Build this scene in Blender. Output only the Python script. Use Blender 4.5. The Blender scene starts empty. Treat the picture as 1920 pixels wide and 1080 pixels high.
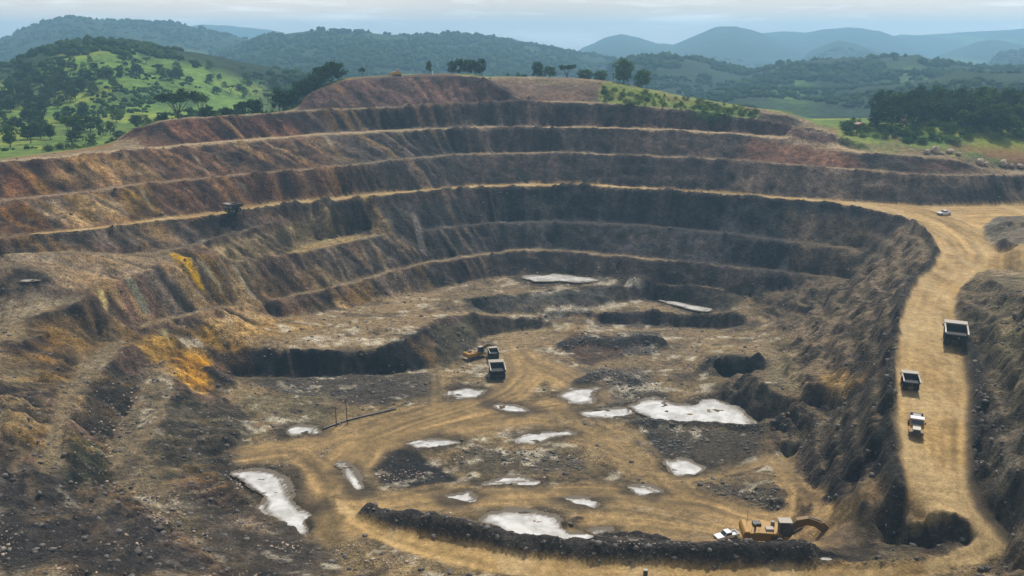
import bpy, bmesh, math, random
import numpy as np
from mathutils import Vector, Matrix

random.seed(7)
RNG = np.random.default_rng(11)
S = bpy.context.scene
COL = S.collection
R = math.radians

# ------------------------------------------------------------------ camera
CZ = 120.0                       # camera height above the datum
PITCH = R(15.8)
F = 1663.0                       # focal length in pixels of a 1920 wide frame
SP, CP = math.sin(PITCH), math.cos(PITCH)
cam_d = bpy.data.cameras.new('camera')
cam_d.sensor_width = 36.0
cam_d.lens = 36.0 * F / 1920.0
cam_d.clip_start = 1.0
cam_d.clip_end = 60000.0
cam = bpy.data.objects.new('camera', cam_d)
COL.objects.link(cam)
cam.location = (0, 0, CZ)
cam.rotation_euler = (math.pi / 2 - PITCH, 0, 0)
S.camera = cam

# ------------------------------------------------------------------ light
SUN_EL, SUN_AZ = R(56), R(20)     # azimuth measured from +Y towards +X
sun_d = bpy.data.lights.new('sun', 'SUN')
sun_d.energy = 4.3
sun_d.angle = R(1.5)
sun_d.color = (1.0, 0.95, 0.86)
sun = bpy.data.objects.new('sun', sun_d)
COL.objects.link(sun)
sdir = Vector((math.sin(SUN_AZ) * math.cos(SUN_EL), math.cos(SUN_AZ) * math.cos(SUN_EL), math.sin(SUN_EL)))
sun.rotation_euler = sdir.to_track_quat('Z', 'Y').to_euler()
sun.location = (0, 0, 600)

S.view_settings.view_transform = 'Standard'
S.view_settings.look = 'None'
S.view_settings.exposure = 0.0
S.view_settings.gamma = 1.0
S.cycles.volume_bounces = 1
S.cycles.max_bounces = 6
S.cycles.use_denoising = True


class NT:
    """tiny node-tree builder"""
    def __init__(self, tree):
        self.t = tree
        self.n = tree.nodes
        self.l = tree.links

    def new(self, kind, inputs=None, **props):
        nd = self.n.new(kind)
        for k, v in props.items():
            setattr(nd, k, v)
        for k, v in (inputs or {}).items():
            self.put(nd.inputs[k], v)
        return nd

    def put(self, sock, v):
        if isinstance(v, bpy.types.NodeSocket):
            self.l.new(v, sock)
        else:
            sock.default_value = v

    def math(self, op, a, b=0.0, c=0.0, clamp=False):
        nd = self.n.new('ShaderNodeMath')
        nd.operation = op
        nd.use_clamp = clamp
        for s, v in zip(nd.inputs, (a, b, c)):
            self.put(s, v)
        return nd.outputs[0]

    def mix(self, f, a, b, blend='MIX'):
        nd = self.n.new('ShaderNodeMix')
        nd.data_type = 'RGBA'
        nd.blend_type = blend
        self.put(nd.inputs[0], f)
        self.put(nd.inputs[6], a)
        self.put(nd.inputs[7], b)
        return nd.outputs[2]

    def noise(self, vec, scale, detail=6.0, rough=0.6, dist=0.0):
        nd = self.new('ShaderNodeTexNoise', {'Scale': scale, 'Detail': detail, 'Roughness': rough, 'Distortion': dist})
        if vec is not None:
            self.l.new(vec, nd.inputs['Vector'])
        return nd.outputs['Fac']

    def ramp(self, v, stops):
        nd = self.n.new('ShaderNodeValToRGB')
        while len(nd.color_ramp.elements) < len(stops):
            nd.color_ramp.elements.new(0.5)
        for e, (p, c) in zip(nd.color_ramp.elements, stops):
            e.position = p
            e.color = c if len(c) == 4 else (*c, 1)
        self.l.new(v, nd.inputs[0])
        return nd.outputs[0]

    def maprange(self, v, a, b, c=0.0, d=1.0):
        nd = self.new('ShaderNodeMapRange', {'From Min': a, 'From Max': b, 'To Min': c, 'To Max': d})
        nd.clamp = True
        self.put(nd.inputs['Value'], v)
        return nd.outputs['Result']


# ------------------------------------------------------------------ sky
world = bpy.data.worlds.new('World')
S.world = world
world.use_nodes = True
w = NT(world.node_tree)
w.n.clear()
sky = w.new('ShaderNodeTexSky', sky_type='NISHITA', sun_disc=False, sun_elevation=SUN_EL, sun_rotation=SUN_AZ,
            altitude=200.0, air_density=1.0, dust_density=3.0, ozone_density=1.0)
tc = w.new('ShaderNodeTexCoord')
mp = w.new('ShaderNodeMapping', {'Scale': (1.0, 1.0, 9.0)})
w.l.new(tc.outputs['Generated'], mp.inputs['Vector'])
n1 = w.noise(mp.outputs[0], 2.6, 6, 0.55, 0.3)
n2 = w.noise(mp.outputs[0], 8.0, 6, 0.6, 0.3)
sep = w.new('ShaderNodeSeparateXYZ', {0: tc.outputs['Generated']})
low = w.maprange(sep.outputs['Z'], 0.06, 0.40, 1.0, 0.12)
veil = w.math('MULTIPLY', w.maprange(n1, 0.30, 0.62, 0.62, 1.0), low)
puff = w.math('MULTIPLY', w.maprange(n2, 0.52, 0.70, 0.0, 0.85), low)
c1 = w.mix(veil, sky.outputs[0], (10.9, 9.3, 7.7, 1))
c2 = w.mix(puff, c1, (13.5, 12.6, 11.8, 1))
bg = w.new('ShaderNodeBackground', {'Color': c2, 'Strength': 0.105})
wo = w.new('ShaderNodeOutputWorld', {'Surface': bg.outputs[0]})


# ------------------------------------------------------------------ tagging
def tag(o, label=None, cat=None, group=None, kind=None):
    if label: o['label'] = label
    if cat: o['category'] = cat
    if group: o['group'] = group
    if kind: o['kind'] = kind
    return o


def empty(name, loc, rz=0.0):
    o = bpy.data.objects.new(name, None)
    COL.objects.link(o)
    o.location = loc
    o.rotation_euler = (0, 0, rz)
    o.empty_display_size = 0.5
    return o


# ------------------------------------------------------------------ numpy noise
def _hash(ix, iy, seed):
    h = (ix.astype(np.int64) * 374761393 + iy.astype(np.int64) * 668265263 + seed * 1442695041) & 0xFFFFFFFF
    h = ((h ^ (h >> 13)) * 1274126177) & 0xFFFFFFFF
    h = ((h ^ (h >> 16)) * 2246822519) & 0xFFFFFFFF
    return ((h ^ (h >> 15)) & 0xFFFF).astype(np.float64) / 65535.0


def vnoise(x, y, seed=0):
    x0 = np.floor(x); y0 = np.floor(y)
    fx = x - x0; fy = y - y0
    fx = fx * fx * fx * (fx * (fx * 6 - 15) + 10)
    fy = fy * fy * fy * (fy * (fy * 6 - 15) + 10)
    a = _hash(x0, y0, seed); b = _hash(x0 + 1, y0, seed)
    c = _hash(x0, y0 + 1, seed); d = _hash(x0 + 1, y0 + 1, seed)
    return ((a * (1 - fx) + b * fx) * (1 - fy) + (c * (1 - fx) + d * fx) * fy) * 2 - 1


def fbm(x, y, octv=5, seed=0, gain=0.5):
    v = 0; a = 1; s = 0
    for o in range(octv):
        ca, sa = math.cos(o * 1.1), math.sin(o * 1.1)
        xx = (x * ca - y * sa) * 2 ** o + 17.3 * o
        yy = (x * sa + y * ca) * 2 ** o - 9.1 * o
        v = v + a * vnoise(xx, yy, seed + o)
        s += a; a *= gain
    return v / s


def smooth(a, b, x):
    t = np.clip((x - a) / (b - a), 0, 1)
    return t * t * (3 - 2 * t)


# ------------------------------------------------------------------ picture <-> place
def ray(px, py):
    u = (px - 960.0) / F
    v = (540.0 - py) / F
    return u, CP + v * SP, -(SP - v * CP)


def P(px, py, h):
    """the point seen at (px, py) that lies h metres below the camera"""
    u, fw, dn = ray(px, py)
    t = h / -dn
    return (u * t, fw * t, CZ - h)


def elev(px, py):
    """azimuth and slope (dz per metre of horizontal range) of a sight line"""
    u, fw, dn = ray(px, py)
    return math.atan2(u, fw), dn / math.hypot(u, fw)


# ------------------------------------------------------------------ the land beyond the pit
AZT = np.radians([-48, -33, -22, -15, -8, 0, 10, 18, 26, 34, 48])
RT = np.log(np.array([60, 330, 420, 520, 620, 760, 900, 1300, 2000, 3500, 6000, 14000, 40000.]))
HB = np.array([
    # 60  330  420  520  620  760  900 1300 2000 3500 6000 14000 40000
    [60, 44, 46, 47, 46, 42, 34, 50, 90, 110, 105, 100, 150],
    [60, 44, 46, 47, 46, 42, 34, 50, 90, 110, 105, 100, 150],
    [60, 44, 45, 46, 46, 44, 38, 55, 90, 110, 105, 100, 150],
    [60, 40, 38, 44, 50, 56, 60, 70, 95, 110, 105, 100, 150],
    [60, 30, 24, 26, 45, 62, 75, 80, 95, 110, 105, 100, 150],
    [60, 26, 22, 23, 40, 70, 80, 85, 100, 110, 105, 100, 150],
    [60, 36, 32, 35, 52, 72, 82, 88, 100, 110, 105, 100, 150],
    [60, 42, 39, 43, 58, 76, 84, 90, 100, 110, 105, 100, 150],
    [60, 44, 40, 40, 50, 56, 60, 85, 100, 110, 105, 100, 150],
    [60, 48, 42, 40, 44, 46, 50, 80, 100, 110, 105, 100, 150],
    [60, 48, 42, 40, 44, 46, 50, 80, 100, 110, 105, 100, 150.]])

RIDGES = [
    # distance, front width, back width, [(px, py) of the skyline]
    (2700, 1100, 900, [(-250, 120), (-80, 92), (0, 76), (60, 52), (110, 36), (145, 32), (200, 38), (270, 40), (330, 43), (400, 60), (470, 74), (520, 88), (620, 110)]),
    (2100, 950, 700, [(380, 110), (440, 92), (490, 72), (540, 65), (600, 59), (660, 62), (720, 67), (780, 68), (840, 64), (890, 66), (940, 76), (1000, 88), (1060, 100), (1130, 112), (1220, 125), (1320, 150)]),
    (5200, 900, 900, [(930, 95), (960, 72), (990, 80), (1040, 92), (1100, 100)]),
    (4300, 1500, 1200, [(1060, 100), (1090, 92), (1130, 74), (1165, 65), (1200, 72), (1235, 82), (1262, 85), (1300, 70), (1340, 54), (1380, 50), (1420, 60), (1470, 80), (1540, 105)]),
    (5000, 1400, 1200, [(1380, 90), (1430, 62), (1470, 58), (1510, 60), (1540, 54), (1590, 50), (1650, 57), (1690, 72), (1740, 92), (1800, 110)]),
    (3500, 900, 800, [(1480, 118), (1520, 98), (1570, 81), (1600, 86), (1640, 100), (1690, 118)]),
    (4200, 1000, 800, [(1720, 110), (1780, 97), (1830, 78), (1860, 74), (1890, 80), (1940, 92), (2100, 100)]),
    (3000, 900, 700, [(1830, 120), (1880, 100), (1930, 90), (2050, 84), (2200, 90)]),
    (5600, 1300, 1200, [(1600, 80), (1690, 63), (1780, 60), (1920, 52), (2150, 46)]),
    (5900, 1400, 1200, [(280, 62), (380, 46), (470, 52), (560, 64)]),
    (1500, 620, 500, [(1120, 128), (1190, 110), (1240, 104), (1300, 111), (1350, 124), (1400, 138), (1440, 130), (1480, 114), (1550, 112), (1620, 112), (1680, 106), (1720, 103), (1760, 114), (1830, 126), (1920, 130), (2100, 130)]),
    (1080, 420, 380, [(1300, 176), (1420, 168), (1560, 172), (1640, 165), (1700, 158), (1760, 148), (1800, 138), (1850, 140), (1920, 136), (2100, 130)]),
    (900, 330, 330, [(-120, 118), (20, 122), (70, 98), (130, 83), (190, 78), (240, 82), (300, 92), (350, 98), (420, 108), (500, 124), (560, 140), (640, 165)]),
]


def outer(x, y):
    r = np.hypot(x, y); az = np.arctan2(x, y)
    lr = np.clip(np.log(np.maximum(r, 1.0)), RT[0], RT[-1])
    fa = np.interp(az, AZT, np.arange(len(AZT)))
    fr = np.interp(lr, RT, np.arange(len(RT)))
    i = np.clip(fa.astype(int), 0, len(AZT) - 2); j = np.clip(fr.astype(int), 0, len(RT) - 2)
    ta = fa - i; tr = fr - j
    ta = ta * ta * (3 - 2 * ta)
    hb = (HB[i, j] * (1 - tr) + HB[i, j + 1] * tr) * (1 - ta) + (HB[i + 1, j] * (1 - tr) + HB[i + 1, j + 1] * tr) * ta
    zb = CZ - hb
    z = zb.copy()
    for k, (D, wf, wb, pts) in enumerate(RIDGES):
        aa = [elev(*p) for p in pts]
        azs = np.array([q[0] for q in aa]); hs = np.array([CZ + D * q[1] for q in aa])
        zr = np.interp(az, azs, hs)
        edge = smooth(azs[0], azs[0] + 0.02, az) * (1 - smooth(azs[-1] - 0.02, azs[-1], az))
        d = r - D * (1 + 0.05 * fbm(az * 14 + k, az * 0 + k, 3, 50 + k))
        s = np.where(d < 0, np.clip(1 + d / wf, 0, 1), np.clip(1 - d / wb, 0, 1))
        s = s * s * (3 - 2 * s) * 0.55 + s * 0.45
        amp = (zr - zb) * edge
        spur = 1 + 0.22 * fbm(x / (wf * 0.35), y / (wf * 0.35), 4, 80 + k) * (1 - s) * 2
        z = np.maximum(z, zb + np.maximum(amp, 0) * np.clip(s * spur, 0, 1.02))
    rough = smooth(430, 900, r)
    z = z + fbm(x / 90, y / 90, 5, 5) * 5 * rough + fbm(x / 400, y / 400, 4, 6) * 12 * smooth(1200, 3000, r)
    return z


# ------------------------------------------------------------------ the pit: surveyed lines (px, py, metres below the camera)
LINES = []


def line(*pts, back=0.0, dh=0.0):
    """a breakline; back > 0 adds the rear edge of a berm that many metres deeper into the wall"""
    pts = [tuple(map(float, p)) for p in pts]
    for end in (0, -1):
        if pts[end][0] <= 0 or pts[end][0] >= 1920:
            a, b = (pts[0], pts[1]) if end == 0 else (pts[-1], pts[-2])
            s = 170.0 / max(abs(a[0] - b[0]), 30.0)
            e = (a[0] + (a[0] - b[0]) * s, a[1] + (a[1] - b[1]) * s * 0.8, a[2])
            pts = [e] + pts if end == 0 else pts + [e]
    w3 = np.array([P(*p) for p in pts])
    LINES.append(w3)
    if back > 0:
        r = np.hypot(w3[:, 0], w3[:, 1])
        b = w3.copy()
        b[:, 0] *= (r + back) / r
        b[:, 1] *= (r + back) / r
        b[:, 2] += dh
        LINES.append(b)
    return w3


# rim and upper benches (here the third figure is the distance straight ahead)
def far(*pts, **kw):
    return line(*[(x, y, -ray(x, y)[2] / ray(x, y)[1] * r) for x, y, r in pts], **kw)


far((560, 202, 428), (585, 178, 432), (610, 162, 440), (645, 152, 447), (700, 148, 455), (760, 144, 462), (830, 143, 464), (880, 143, 464), (905, 147, 463), back=22, dh=0.5)
far((905, 147, 463), (930, 160, 459), (960, 176, 454), (985, 187, 450))
far((925, 146, 487), (1000, 147, 490), (1080, 149, 490), (1140, 155, 482), (1200, 168, 472), (1280, 186, 460), (1400, 207, 445), (1480, 217, 432), back=20, dh=0.3)
far((945, 168, 471), (1000, 168, 472), (1060, 165, 474), (1120, 169, 468))
far((222, 266, 372), (245, 250, 376), (275, 236, 376), (300, 229, 376), (350, 223, 379), (480, 215, 397), (560, 210, 411), (640, 206, 421), (800, 199, 436), (930, 193, 446), (1000, 191, 448), (1130, 194, 446), (1240, 204, 440), (1320, 210, 436), (1400, 222, 428), (1480, 238, 418), (1560, 254, 407), (1620, 270, 396), back=8)
L2 = line((0, 304, 42), (130, 294, 42), (210, 286, 42), (290, 278, 42), (400, 268, 42), (560, 256, 42), (640, 250, 42), (760, 244, 42), (900, 240, 42), (1060, 239, 42), (1180, 241, 42.2), (1280, 245, 42.8), (1400, 253, 43.8), (1500, 263, 45.4), (1560, 274, 47), (1610, 287, 48.4), back=8)
L3 = line((0, 376, 52.5), (110, 366, 52.5), (233, 350, 52.5), (320, 341, 52.5), (440, 330, 52.5), (560, 319, 52.5), (640, 312, 52.5), (760, 299, 52.5), (860, 290, 53), (1000, 287, 53), (1160, 291, 53), (1280, 296, 53), (1400, 304, 53.2), (1560, 316, 54), (1640, 322, 54.3), (1750, 329, 54.6), (1830, 330, 54.6), (1920, 329, 54.6), back=5)
# right rim above the third bench
line((1620, 286, 48), (1700, 292, 48.8), (1760, 296, 49.3), (1800, 302, 50.3), (1835, 314, 52.6), (1870, 322, 54), (1920, 324, 54.4), back=8)

# the haul road level (fourth bench): rear toe and front edge
toe4 = [(0, 441, 61), (60, 437, 61.4), (150, 430, 62), (300, 410, 63), (430, 394, 63.8), (500, 383, 64), (700, 363, 64.6), (880, 348, 65), (1000, 344, 65), (1100, 345, 65), (1240, 352, 65), (1400, 363, 65.2), (1570, 376, 65.4), (1680, 383, 65.4), (1760, 387, 65.4), (1840, 385, 65.2), (1920, 383, 65)]
line(*toe4)
front4 = [(0, 449, 61), (60, 443, 61.4), (150, 437, 62), (300, 418, 63), (430, 402, 63.8), (500, 390, 64), (700, 369, 64.6), (880, 353, 65), (1000, 349, 65), (1100, 350, 65), (1240, 358, 65), (1400, 370, 65.2), (1560, 383, 65.5)]
line(*front4)
road_left = [(1560, 383, 65.5), (1610, 390, 65.7), (1660, 400, 66), (1700, 415, 66.5), (1740, 440, 67.2), (1757, 470, 68), (1748, 495, 68.6), (1715, 522, 69.3), (1696, 552, 70), (1680, 600, 71), (1672, 650, 72), (1667, 720, 74), (1671, 800, 76), (1680, 870, 78), (1690, 930, 79.6), (1725, 948, 80.2), (1770, 960, 80.8), (1810, 975, 81.6), (1829, 996, 82.6), (1816, 1020, 84), (1770, 1044, 85.6), (1690, 1058, 87), (1600, 1058, 88.5), (1500, 1054, 90), (1300, 1052, 92), (1100, 1045, 94), (980, 1030, 95.6), (850, 1003, 97.4), (740, 981, 99), (690, 966, 100.2)]
line(*road_left)
road_right = [(1788, 580, 70.6), (1796, 612, 71.3), (1815, 645, 72), (1829, 700, 73.5), (1834, 760, 75), (1829, 830, 77), (1832, 900, 79), (1850, 950, 80.8), (1884, 986, 82.2), (1898, 1014, 83.2), (1866, 1048, 85), (1770, 1074, 87), (1640, 1092, 89), (1480, 1098, 91), (1250, 1094, 93), (1050, 1088, 95), (900, 1072, 96.6), (780, 1044, 98.2), (690, 1010, 99.6), (640, 972, 101), (625, 930, 102)]
line(*road_right)
line((1920, 511, 68.6), (1862, 504, 68.8), (1832, 513, 69.2), (1802, 540, 69.8), (1788, 580, 70.6))
line((1920, 404, 65.4), (1870, 407, 65.8), (1845, 422, 66.5), (1845, 448, 67.3), (1872, 474, 68), (1920, 489, 68.4))
line((1868, 424, 64.8), (1895, 416, 63.0), (1930, 414, 61.5), (1990, 420, 60))
line((1880, 452, 64.5), (1920, 456, 62.5), (1990, 470, 61))
# rising bank on the right of the haul road
line((1850, 520, 66.5), (1900, 545, 63.5), (1960, 560, 60), (2060, 560, 55))
line((1830, 600, 70), (1880, 620, 66.5), (1930, 650, 63.5), (2010, 660, 58))
line((1862, 700, 71.0), (1920, 715, 67.5), (1990, 730, 62))
line((1862, 800, 74.6), (1920, 812, 70.5), (1990, 830, 65))
line((1870, 890, 77), (1925, 905, 73.5), (2000, 930, 68))
line((1905, 985, 80), (1960, 1000, 76), (2060, 1030, 70))
line((1900, 1050, 83.5), (1960, 1060, 80), (2060, 1080, 76))
line((1840, 1075, 86.3), (1960, 1100, 84), (2060, 1140, 80))
# lower benches on the far wall
line((800, 433, 78.1), (860, 425, 78.3), (960, 417, 78.7), (1100, 419, 78.7), (1240, 426, 78.7), (1330, 436, 78.6), (1440, 449, 78.6), (1560, 464, 79), (1615, 472, 79.4), back=5)
line((245, 622, 86.7), (300, 604, 87), (420, 578, 88.4), (480, 572, 90), (600, 547, 91), (700, 522, 90), (800, 494, 88.4), (870, 484, 88.2), (960, 471, 88.1), (1060, 471, 88.1), (1170, 484, 88.3), (1280, 494, 88.5), (1400, 505, 88.9), (1500, 514, 88.6), (1560, 523, 88.4), (1600, 530, 88.3), back=5)
line((480, 600, 95.8), (560, 592, 96.6), (640, 580, 97.2), (720, 562, 97.2), (800, 543, 96.8), (880, 526, 96), (960, 514, 95.5), (1040, 510, 95.3), (1120, 520, 95.3), (1200, 527, 95.3), (1300, 536, 95.2), (1400, 541, 95), (1480, 546, 94.6))
# parapet below the haul road in the middle
line((700, 381, 67), (780, 373, 67), (880, 362, 67), (1000, 357, 67), (1200, 363, 67), (1400, 377, 67.4))
# left wall, benches between the road and the floor
line((0, 478, 65.2), (140, 476, 66.5), (270, 476, 70), (330, 468, 70), (390, 450, 69.6), (460, 431, 69.2), (530, 412, 68.6), back=3)

line((430, 492, 76.4), (480, 487, 77.8), (560, 473, 78.8), (640, 458, 79), (715, 443, 78.6), back=3)
line((540, 464, 78.2), (600, 448, 78), (690, 433, 77.6))
line((540, 410, 68.8), (620, 402, 69), (690, 388, 68.5))
# plateau and crest of the coloured face on the left
line((0, 500, 67.4), (100, 520, 70.2), (180, 548, 74.8), (232, 522, 73.4), (300, 500, 72.6), (380, 478, 72.6), (410, 480, 73.6))
line((0, 560, 74.0), (70, 590, 76), (150, 575, 76.2), (185, 552, 75.4))
line((0, 640, 77.5), (60, 640, 79))
line((0, 760, 79), (30, 800, 81))
line((0, 900, 81), (60, 1000, 84), (130, 1080, 86))
# ramps on the near left
line((190, 632, 86.5), (150, 672, 86.5), (110, 740, 86.5), (85, 820, 86.8), (60, 900, 87))
line((235, 640, 88.5), (208, 682, 87.4), (176, 706, 87.4), (145, 755, 87.4), (133, 818, 87.4), (118, 875, 87.6), (150, 925, 88.4), (230, 965, 90), (310, 1020, 92), (370, 1080, 93))
line((272, 700, 94), (268, 730, 94.6), (234, 778, 95), (200, 828, 95.2), (196, 852, 95.3), (210, 892, 95.6), (250, 935, 96), (330, 990, 97), (420, 1060, 97.5))
line((312, 688, 95), (322, 728, 95.4), (292, 786, 95.6), (281, 840, 95.8), (277, 866, 96), (305, 905, 96.6), (380, 950, 97.8), (460, 1010, 99), (520, 1070, 99))
line((400, 740, 104), (450, 760, 104.2), (495, 790, 104.3), (450, 835, 104), (428, 880, 103.8), (440, 915, 103.6), (520, 985, 102.6), (600, 1008, 101.8), (650, 1060, 99.8), (700, 1090, 99))
# orange shelf left of the dark block
line((330, 640, 91.8), (370, 655, 96.2), (392, 664, 97.6), (400, 700, 101.5), (350, 690, 97.2))
# the dark block in the middle left
line((388, 656, 97.2), (420, 651, 97.2), (500, 653, 97.2), (560, 658, 97.2), (640, 658, 97.2), (700, 656, 97.2), (755, 640, 97.2), (790, 616, 97.2), (803, 606, 97.2))
line((440, 703, 104.4), (500, 706, 104.6), (600, 704, 104.8), (700, 700, 105), (780, 695, 105), (815, 688, 105))
line((803, 606, 97.2), (832, 594, 97.4), (880, 592, 98.5), (905, 591, 100))
line((832, 702, 105), (862, 690, 105), (885, 668, 105.2), (892, 640, 105.6), (905, 628, 106), (960, 622, 106), (1010, 618, 106), (1090, 606, 106), (1200, 608, 106), (1300, 614, 106), (1380, 618, 105.6))
# steps in the far floor
line((872, 572, 97.6), (885, 562, 97.4), (960, 553, 97.4), (1060, 550, 97.4), (1110, 541, 97), (1140, 534, 96.8), (1200, 536, 97), (1300, 541, 97), (1350, 546, 97), (1410, 558, 97.4))
line((882, 582, 101.4), (950, 590, 102), (1040, 587, 102), (1120, 577, 102), (1165, 567, 102), (1220, 563, 102), (1280, 571, 102), (1335, 585, 102))
line((905, 591, 100), (960, 597, 102.2), (1040, 601, 102.4), (1085, 591, 102.2), (1150, 586, 102.2), (1250, 589, 102.2), (1335, 593, 102), (1400, 598, 101.5), (1432, 600, 101))
line((1420, 570, 98.4), (1470, 580, 98), (1520, 590, 97))
# middle floor
line((850, 720, 105), (950, 720, 105), (1100, 700, 105.4), (1250, 680, 105.4), (1300, 660, 105.4))
line((560, 800, 104.6), (700, 800, 104.8), (900, 790, 105), (1100, 770, 105), (1180, 770, 105.2), (1300, 770, 105.2), (1400, 785, 105))
line((640, 880, 103.4), (720, 850, 105.2), (800, 870, 106), (860, 890, 105.6), (950, 880, 104.4), (1100, 860, 104.6), (1250, 880, 104.4), (1380, 870, 104))
line((720, 945, 102.6), (850, 935, 102.8), (1000, 935, 103), (1200, 930, 103), (1350, 950, 102.6), (1450, 958, 101.4), (1500, 960, 98.5))
line((760, 975, 102.2), (900, 985, 102), (1020, 1000, 102), (1150, 1010, 102), (1300, 1005, 101.6), (1450, 1020, 100.6), (1500, 1022, 98.6), (1545, 1022, 96))
# right-hand slope below the haul road
line((1600, 560, 88), (1570, 590, 91.5), (1540, 610, 95), (1500, 640, 98))
line((1640, 600, 79), (1600, 660, 85), (1560, 680, 90.5))
line((1320, 674, 99.4), (1340, 668, 98.4), (1360, 662, 98.0), (1400, 667, 98.0), (1445, 676, 98.2))
line((1310, 700, 105.2), (1340, 707, 105.2), (1390, 708, 104.8), (1435, 698, 102.8))
line((1440, 600, 101.5), (1435, 640, 101), (1470, 680, 99.4), (1480, 720, 99))
line((1390, 706, 99.5), (1410, 700, 97.5), (1435, 724, 96.3), (1470, 746, 95.8), (1510, 770, 95.5), (1552, 776, 95))
line((1360, 752, 105.2), (1420, 790, 105), (1470, 802, 104.6), (1545, 806, 103.4))
line((1525, 716, 92.2), (1560, 722, 90.4), (1610, 720, 83.5))
line((1540, 690, 91.6), (1600, 700, 84.5))
line((1515, 764, 97.6), (1560, 772, 95), (1605, 756, 86.5))
line((1640, 720, 77.2), (1640, 800, 79), (1630, 860, 81.6))
line((1470, 850, 104), (1520, 900, 97.5), (1560, 950, 92.5), (1590, 985, 90))
line((1560, 830, 89.6), (1600, 880, 85.4), (1620, 930, 84.2))
# hollow inside the hairpin
line((1590, 955, 88.5), (1640, 935, 84.3), (1655, 950, 84.6))
line((1650, 984, 87.6), (1690, 984, 86), (1720, 986, 84.8), (1755, 1002, 85.2), (1795, 1012, 85.2))
line((1600, 1005, 89.6), (1650, 1012, 88.6), (1700, 1012, 87.6), (1745, 1026, 87.2), (1780, 1028, 86.6))


X0, X1, Y0, Y1, CS = -290.0, 290.0, 84.0, 600.0, 0.6
NX = int((X1 - X0) / CS) // 16 * 16
NY = int((Y1 - Y0) / CS) // 16 * 16
gx = X0 + (np.arange(NX) + 0.5) * CS
gy = Y0 + (np.arange(NY) + 0.5) * CS
GX, GY = np.meshgrid(gx, gy)


def resample(pts, step=0.35):
    pts = np.asarray(pts, float)
    seg = np.linalg.norm(np.diff(pts[:, :2], axis=0), axis=1)
    d = np.concatenate([[0], np.cumsum(seg)])
    n = max(int(d[-1] / step), 2)
    q = np.linspace(0, d[-1], n)
    return np.stack([np.interp(q, d, pts[:, k]) for k in range(pts.shape[1])], 1)


SUMZ = np.zeros((NY, NX)); CNT = np.zeros((NY, NX))
CLEAN = {len(wl_) for wl_ in (toe4, front4, road_left, road_right)}
for li, L in enumerate(LINES):
    q = resample(L)
    # uneven crests and toes, as machines leave them
    j = np.stack([fbm(q[:, 0] / 9, q[:, 1] / 9, 4, 300 + li), fbm(q[:, 0] / 9, q[:, 1] / 9, 4, 700 + li)], 1) * (0.5 if len(L) in CLEAN or len(L) - 2 in CLEAN else 1.5)
    q[:, :2] += j
    ii = ((q[:, 0] - X0) / CS).astype(int); jj = ((q[:, 1] - Y0) / CS).astype(int)
    ok = (ii >= 0) & (ii < NX) & (jj >= 0) & (jj < NY)
    np.add.at(SUMZ, (jj[ok], ii[ok]), q[ok, 2])
    np.add.at(CNT, (jj[ok], ii[ok]), 1)

# the natural ground outside the rim
RIM = [(-300, 318, 330), (0, 292, 324), (130, 285, 340), (205, 282, 350), (226, 262, 378), (300, 226, 384), (480, 212, 406), (545, 205, 420), (575, 180, 440), (640, 150, 458), (760, 142, 474), (900, 142, 480), (940, 144, 496), (1000, 145, 502), (1140, 153, 496), (1280, 183, 474), (1400, 205, 458), (1490, 216, 444), (1570, 250, 415), (1640, 285, 400), (1760, 294, 388), (1835, 312, 381), (1920, 322, 378), (2200, 330, 370)]
rim_az = np.array([math.atan2(*ray(a, b)[:2]) for a, b, c in RIM]); rim_r = np.array([c * math.hypot(*ray(a, b)[:2]) / ray(a, b)[1] for a, b, c in RIM], float)
GR = np.hypot(GX, GY); GA = np.arctan2(GX, GY)
RIMR = np.interp(GA, rim_az, rim_r)
far = GR > RIMR + 34
OUT = outer(GX, GY)
SUMZ[far] = OUT[far]; CNT[far] = 1
side = (np.abs(GX) > 250) & (GY < 300)


def blocksum(a, k):
    return a.reshape(a.shape[0] // k, k, a.shape[1] // k, k).sum((1, 3))


Z = None
for k, its in ((16, 500), (8, 350), (4, 260), (2, 160), (1, 90)):
    s = blocksum(SUMZ, k); c = blocksum(CNT, k)
    m = c > 0
    fix = np.where(m, s / np.maximum(c, 1), 0)
    if Z is None:
        Z = np.full(s.shape, CZ - 85.0)
    else:
        Z = np.repeat(np.repeat(Z, 2, 0), 2, 1)
    Z[m] = fix[m]
    for _ in range(its):
        p = np.pad(Z, 1, mode='edge')
        A = 0.25 * (p[:-2, 1:-1] + p[2:, 1:-1] + p[1:-1, :-2] + p[1:-1, 2:])
        Z = np.where(m, fix, A)


def blur(a, n=1):
    for _ in range(n):
        p = np.pad(a, 1, mode='edge')
        a = (p[:-2, 1:-1] + p[2:, 1:-1] + p[1:-1, :-2] + p[1:-1, 2:]) * 0.125 + a * 0.5
    return a


Z = blur(Z, 1)


def samp(A, x, y):
    fx = np.clip((np.asarray(x, float) - X0) / CS - 0.5, 0, NX - 1.001); fy = np.clip((np.asarray(y, float) - Y0) / CS - 0.5, 0, NY - 1.001)
    i = fx.astype(int); j = fy.astype(int); tx = fx - i; ty = fy - j
    if A.ndim == 3:
        tx = tx[..., None]; ty = ty[..., None]
    return (A[j, i] * (1 - tx) + A[j, i + 1] * tx) * (1 - ty) + (A[j + 1, i] * (1 - tx) + A[j + 1, i + 1] * tx) * ty


def hit(px, py, fld=None):
    """first point of the ground along a sight line"""
    u, fw, dn = ray(px, py)
    t = np.linspace(95, 620, 2600)
    zz = samp(Z if fld is None else fld, u * t, fw * t)
    under = (CZ + dn * t) < zz
    k = int(np.argmax(under)) if under.any() else len(t) - 1
    return np.array((u * t[k], fw * t[k], float(zz[k])))


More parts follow.
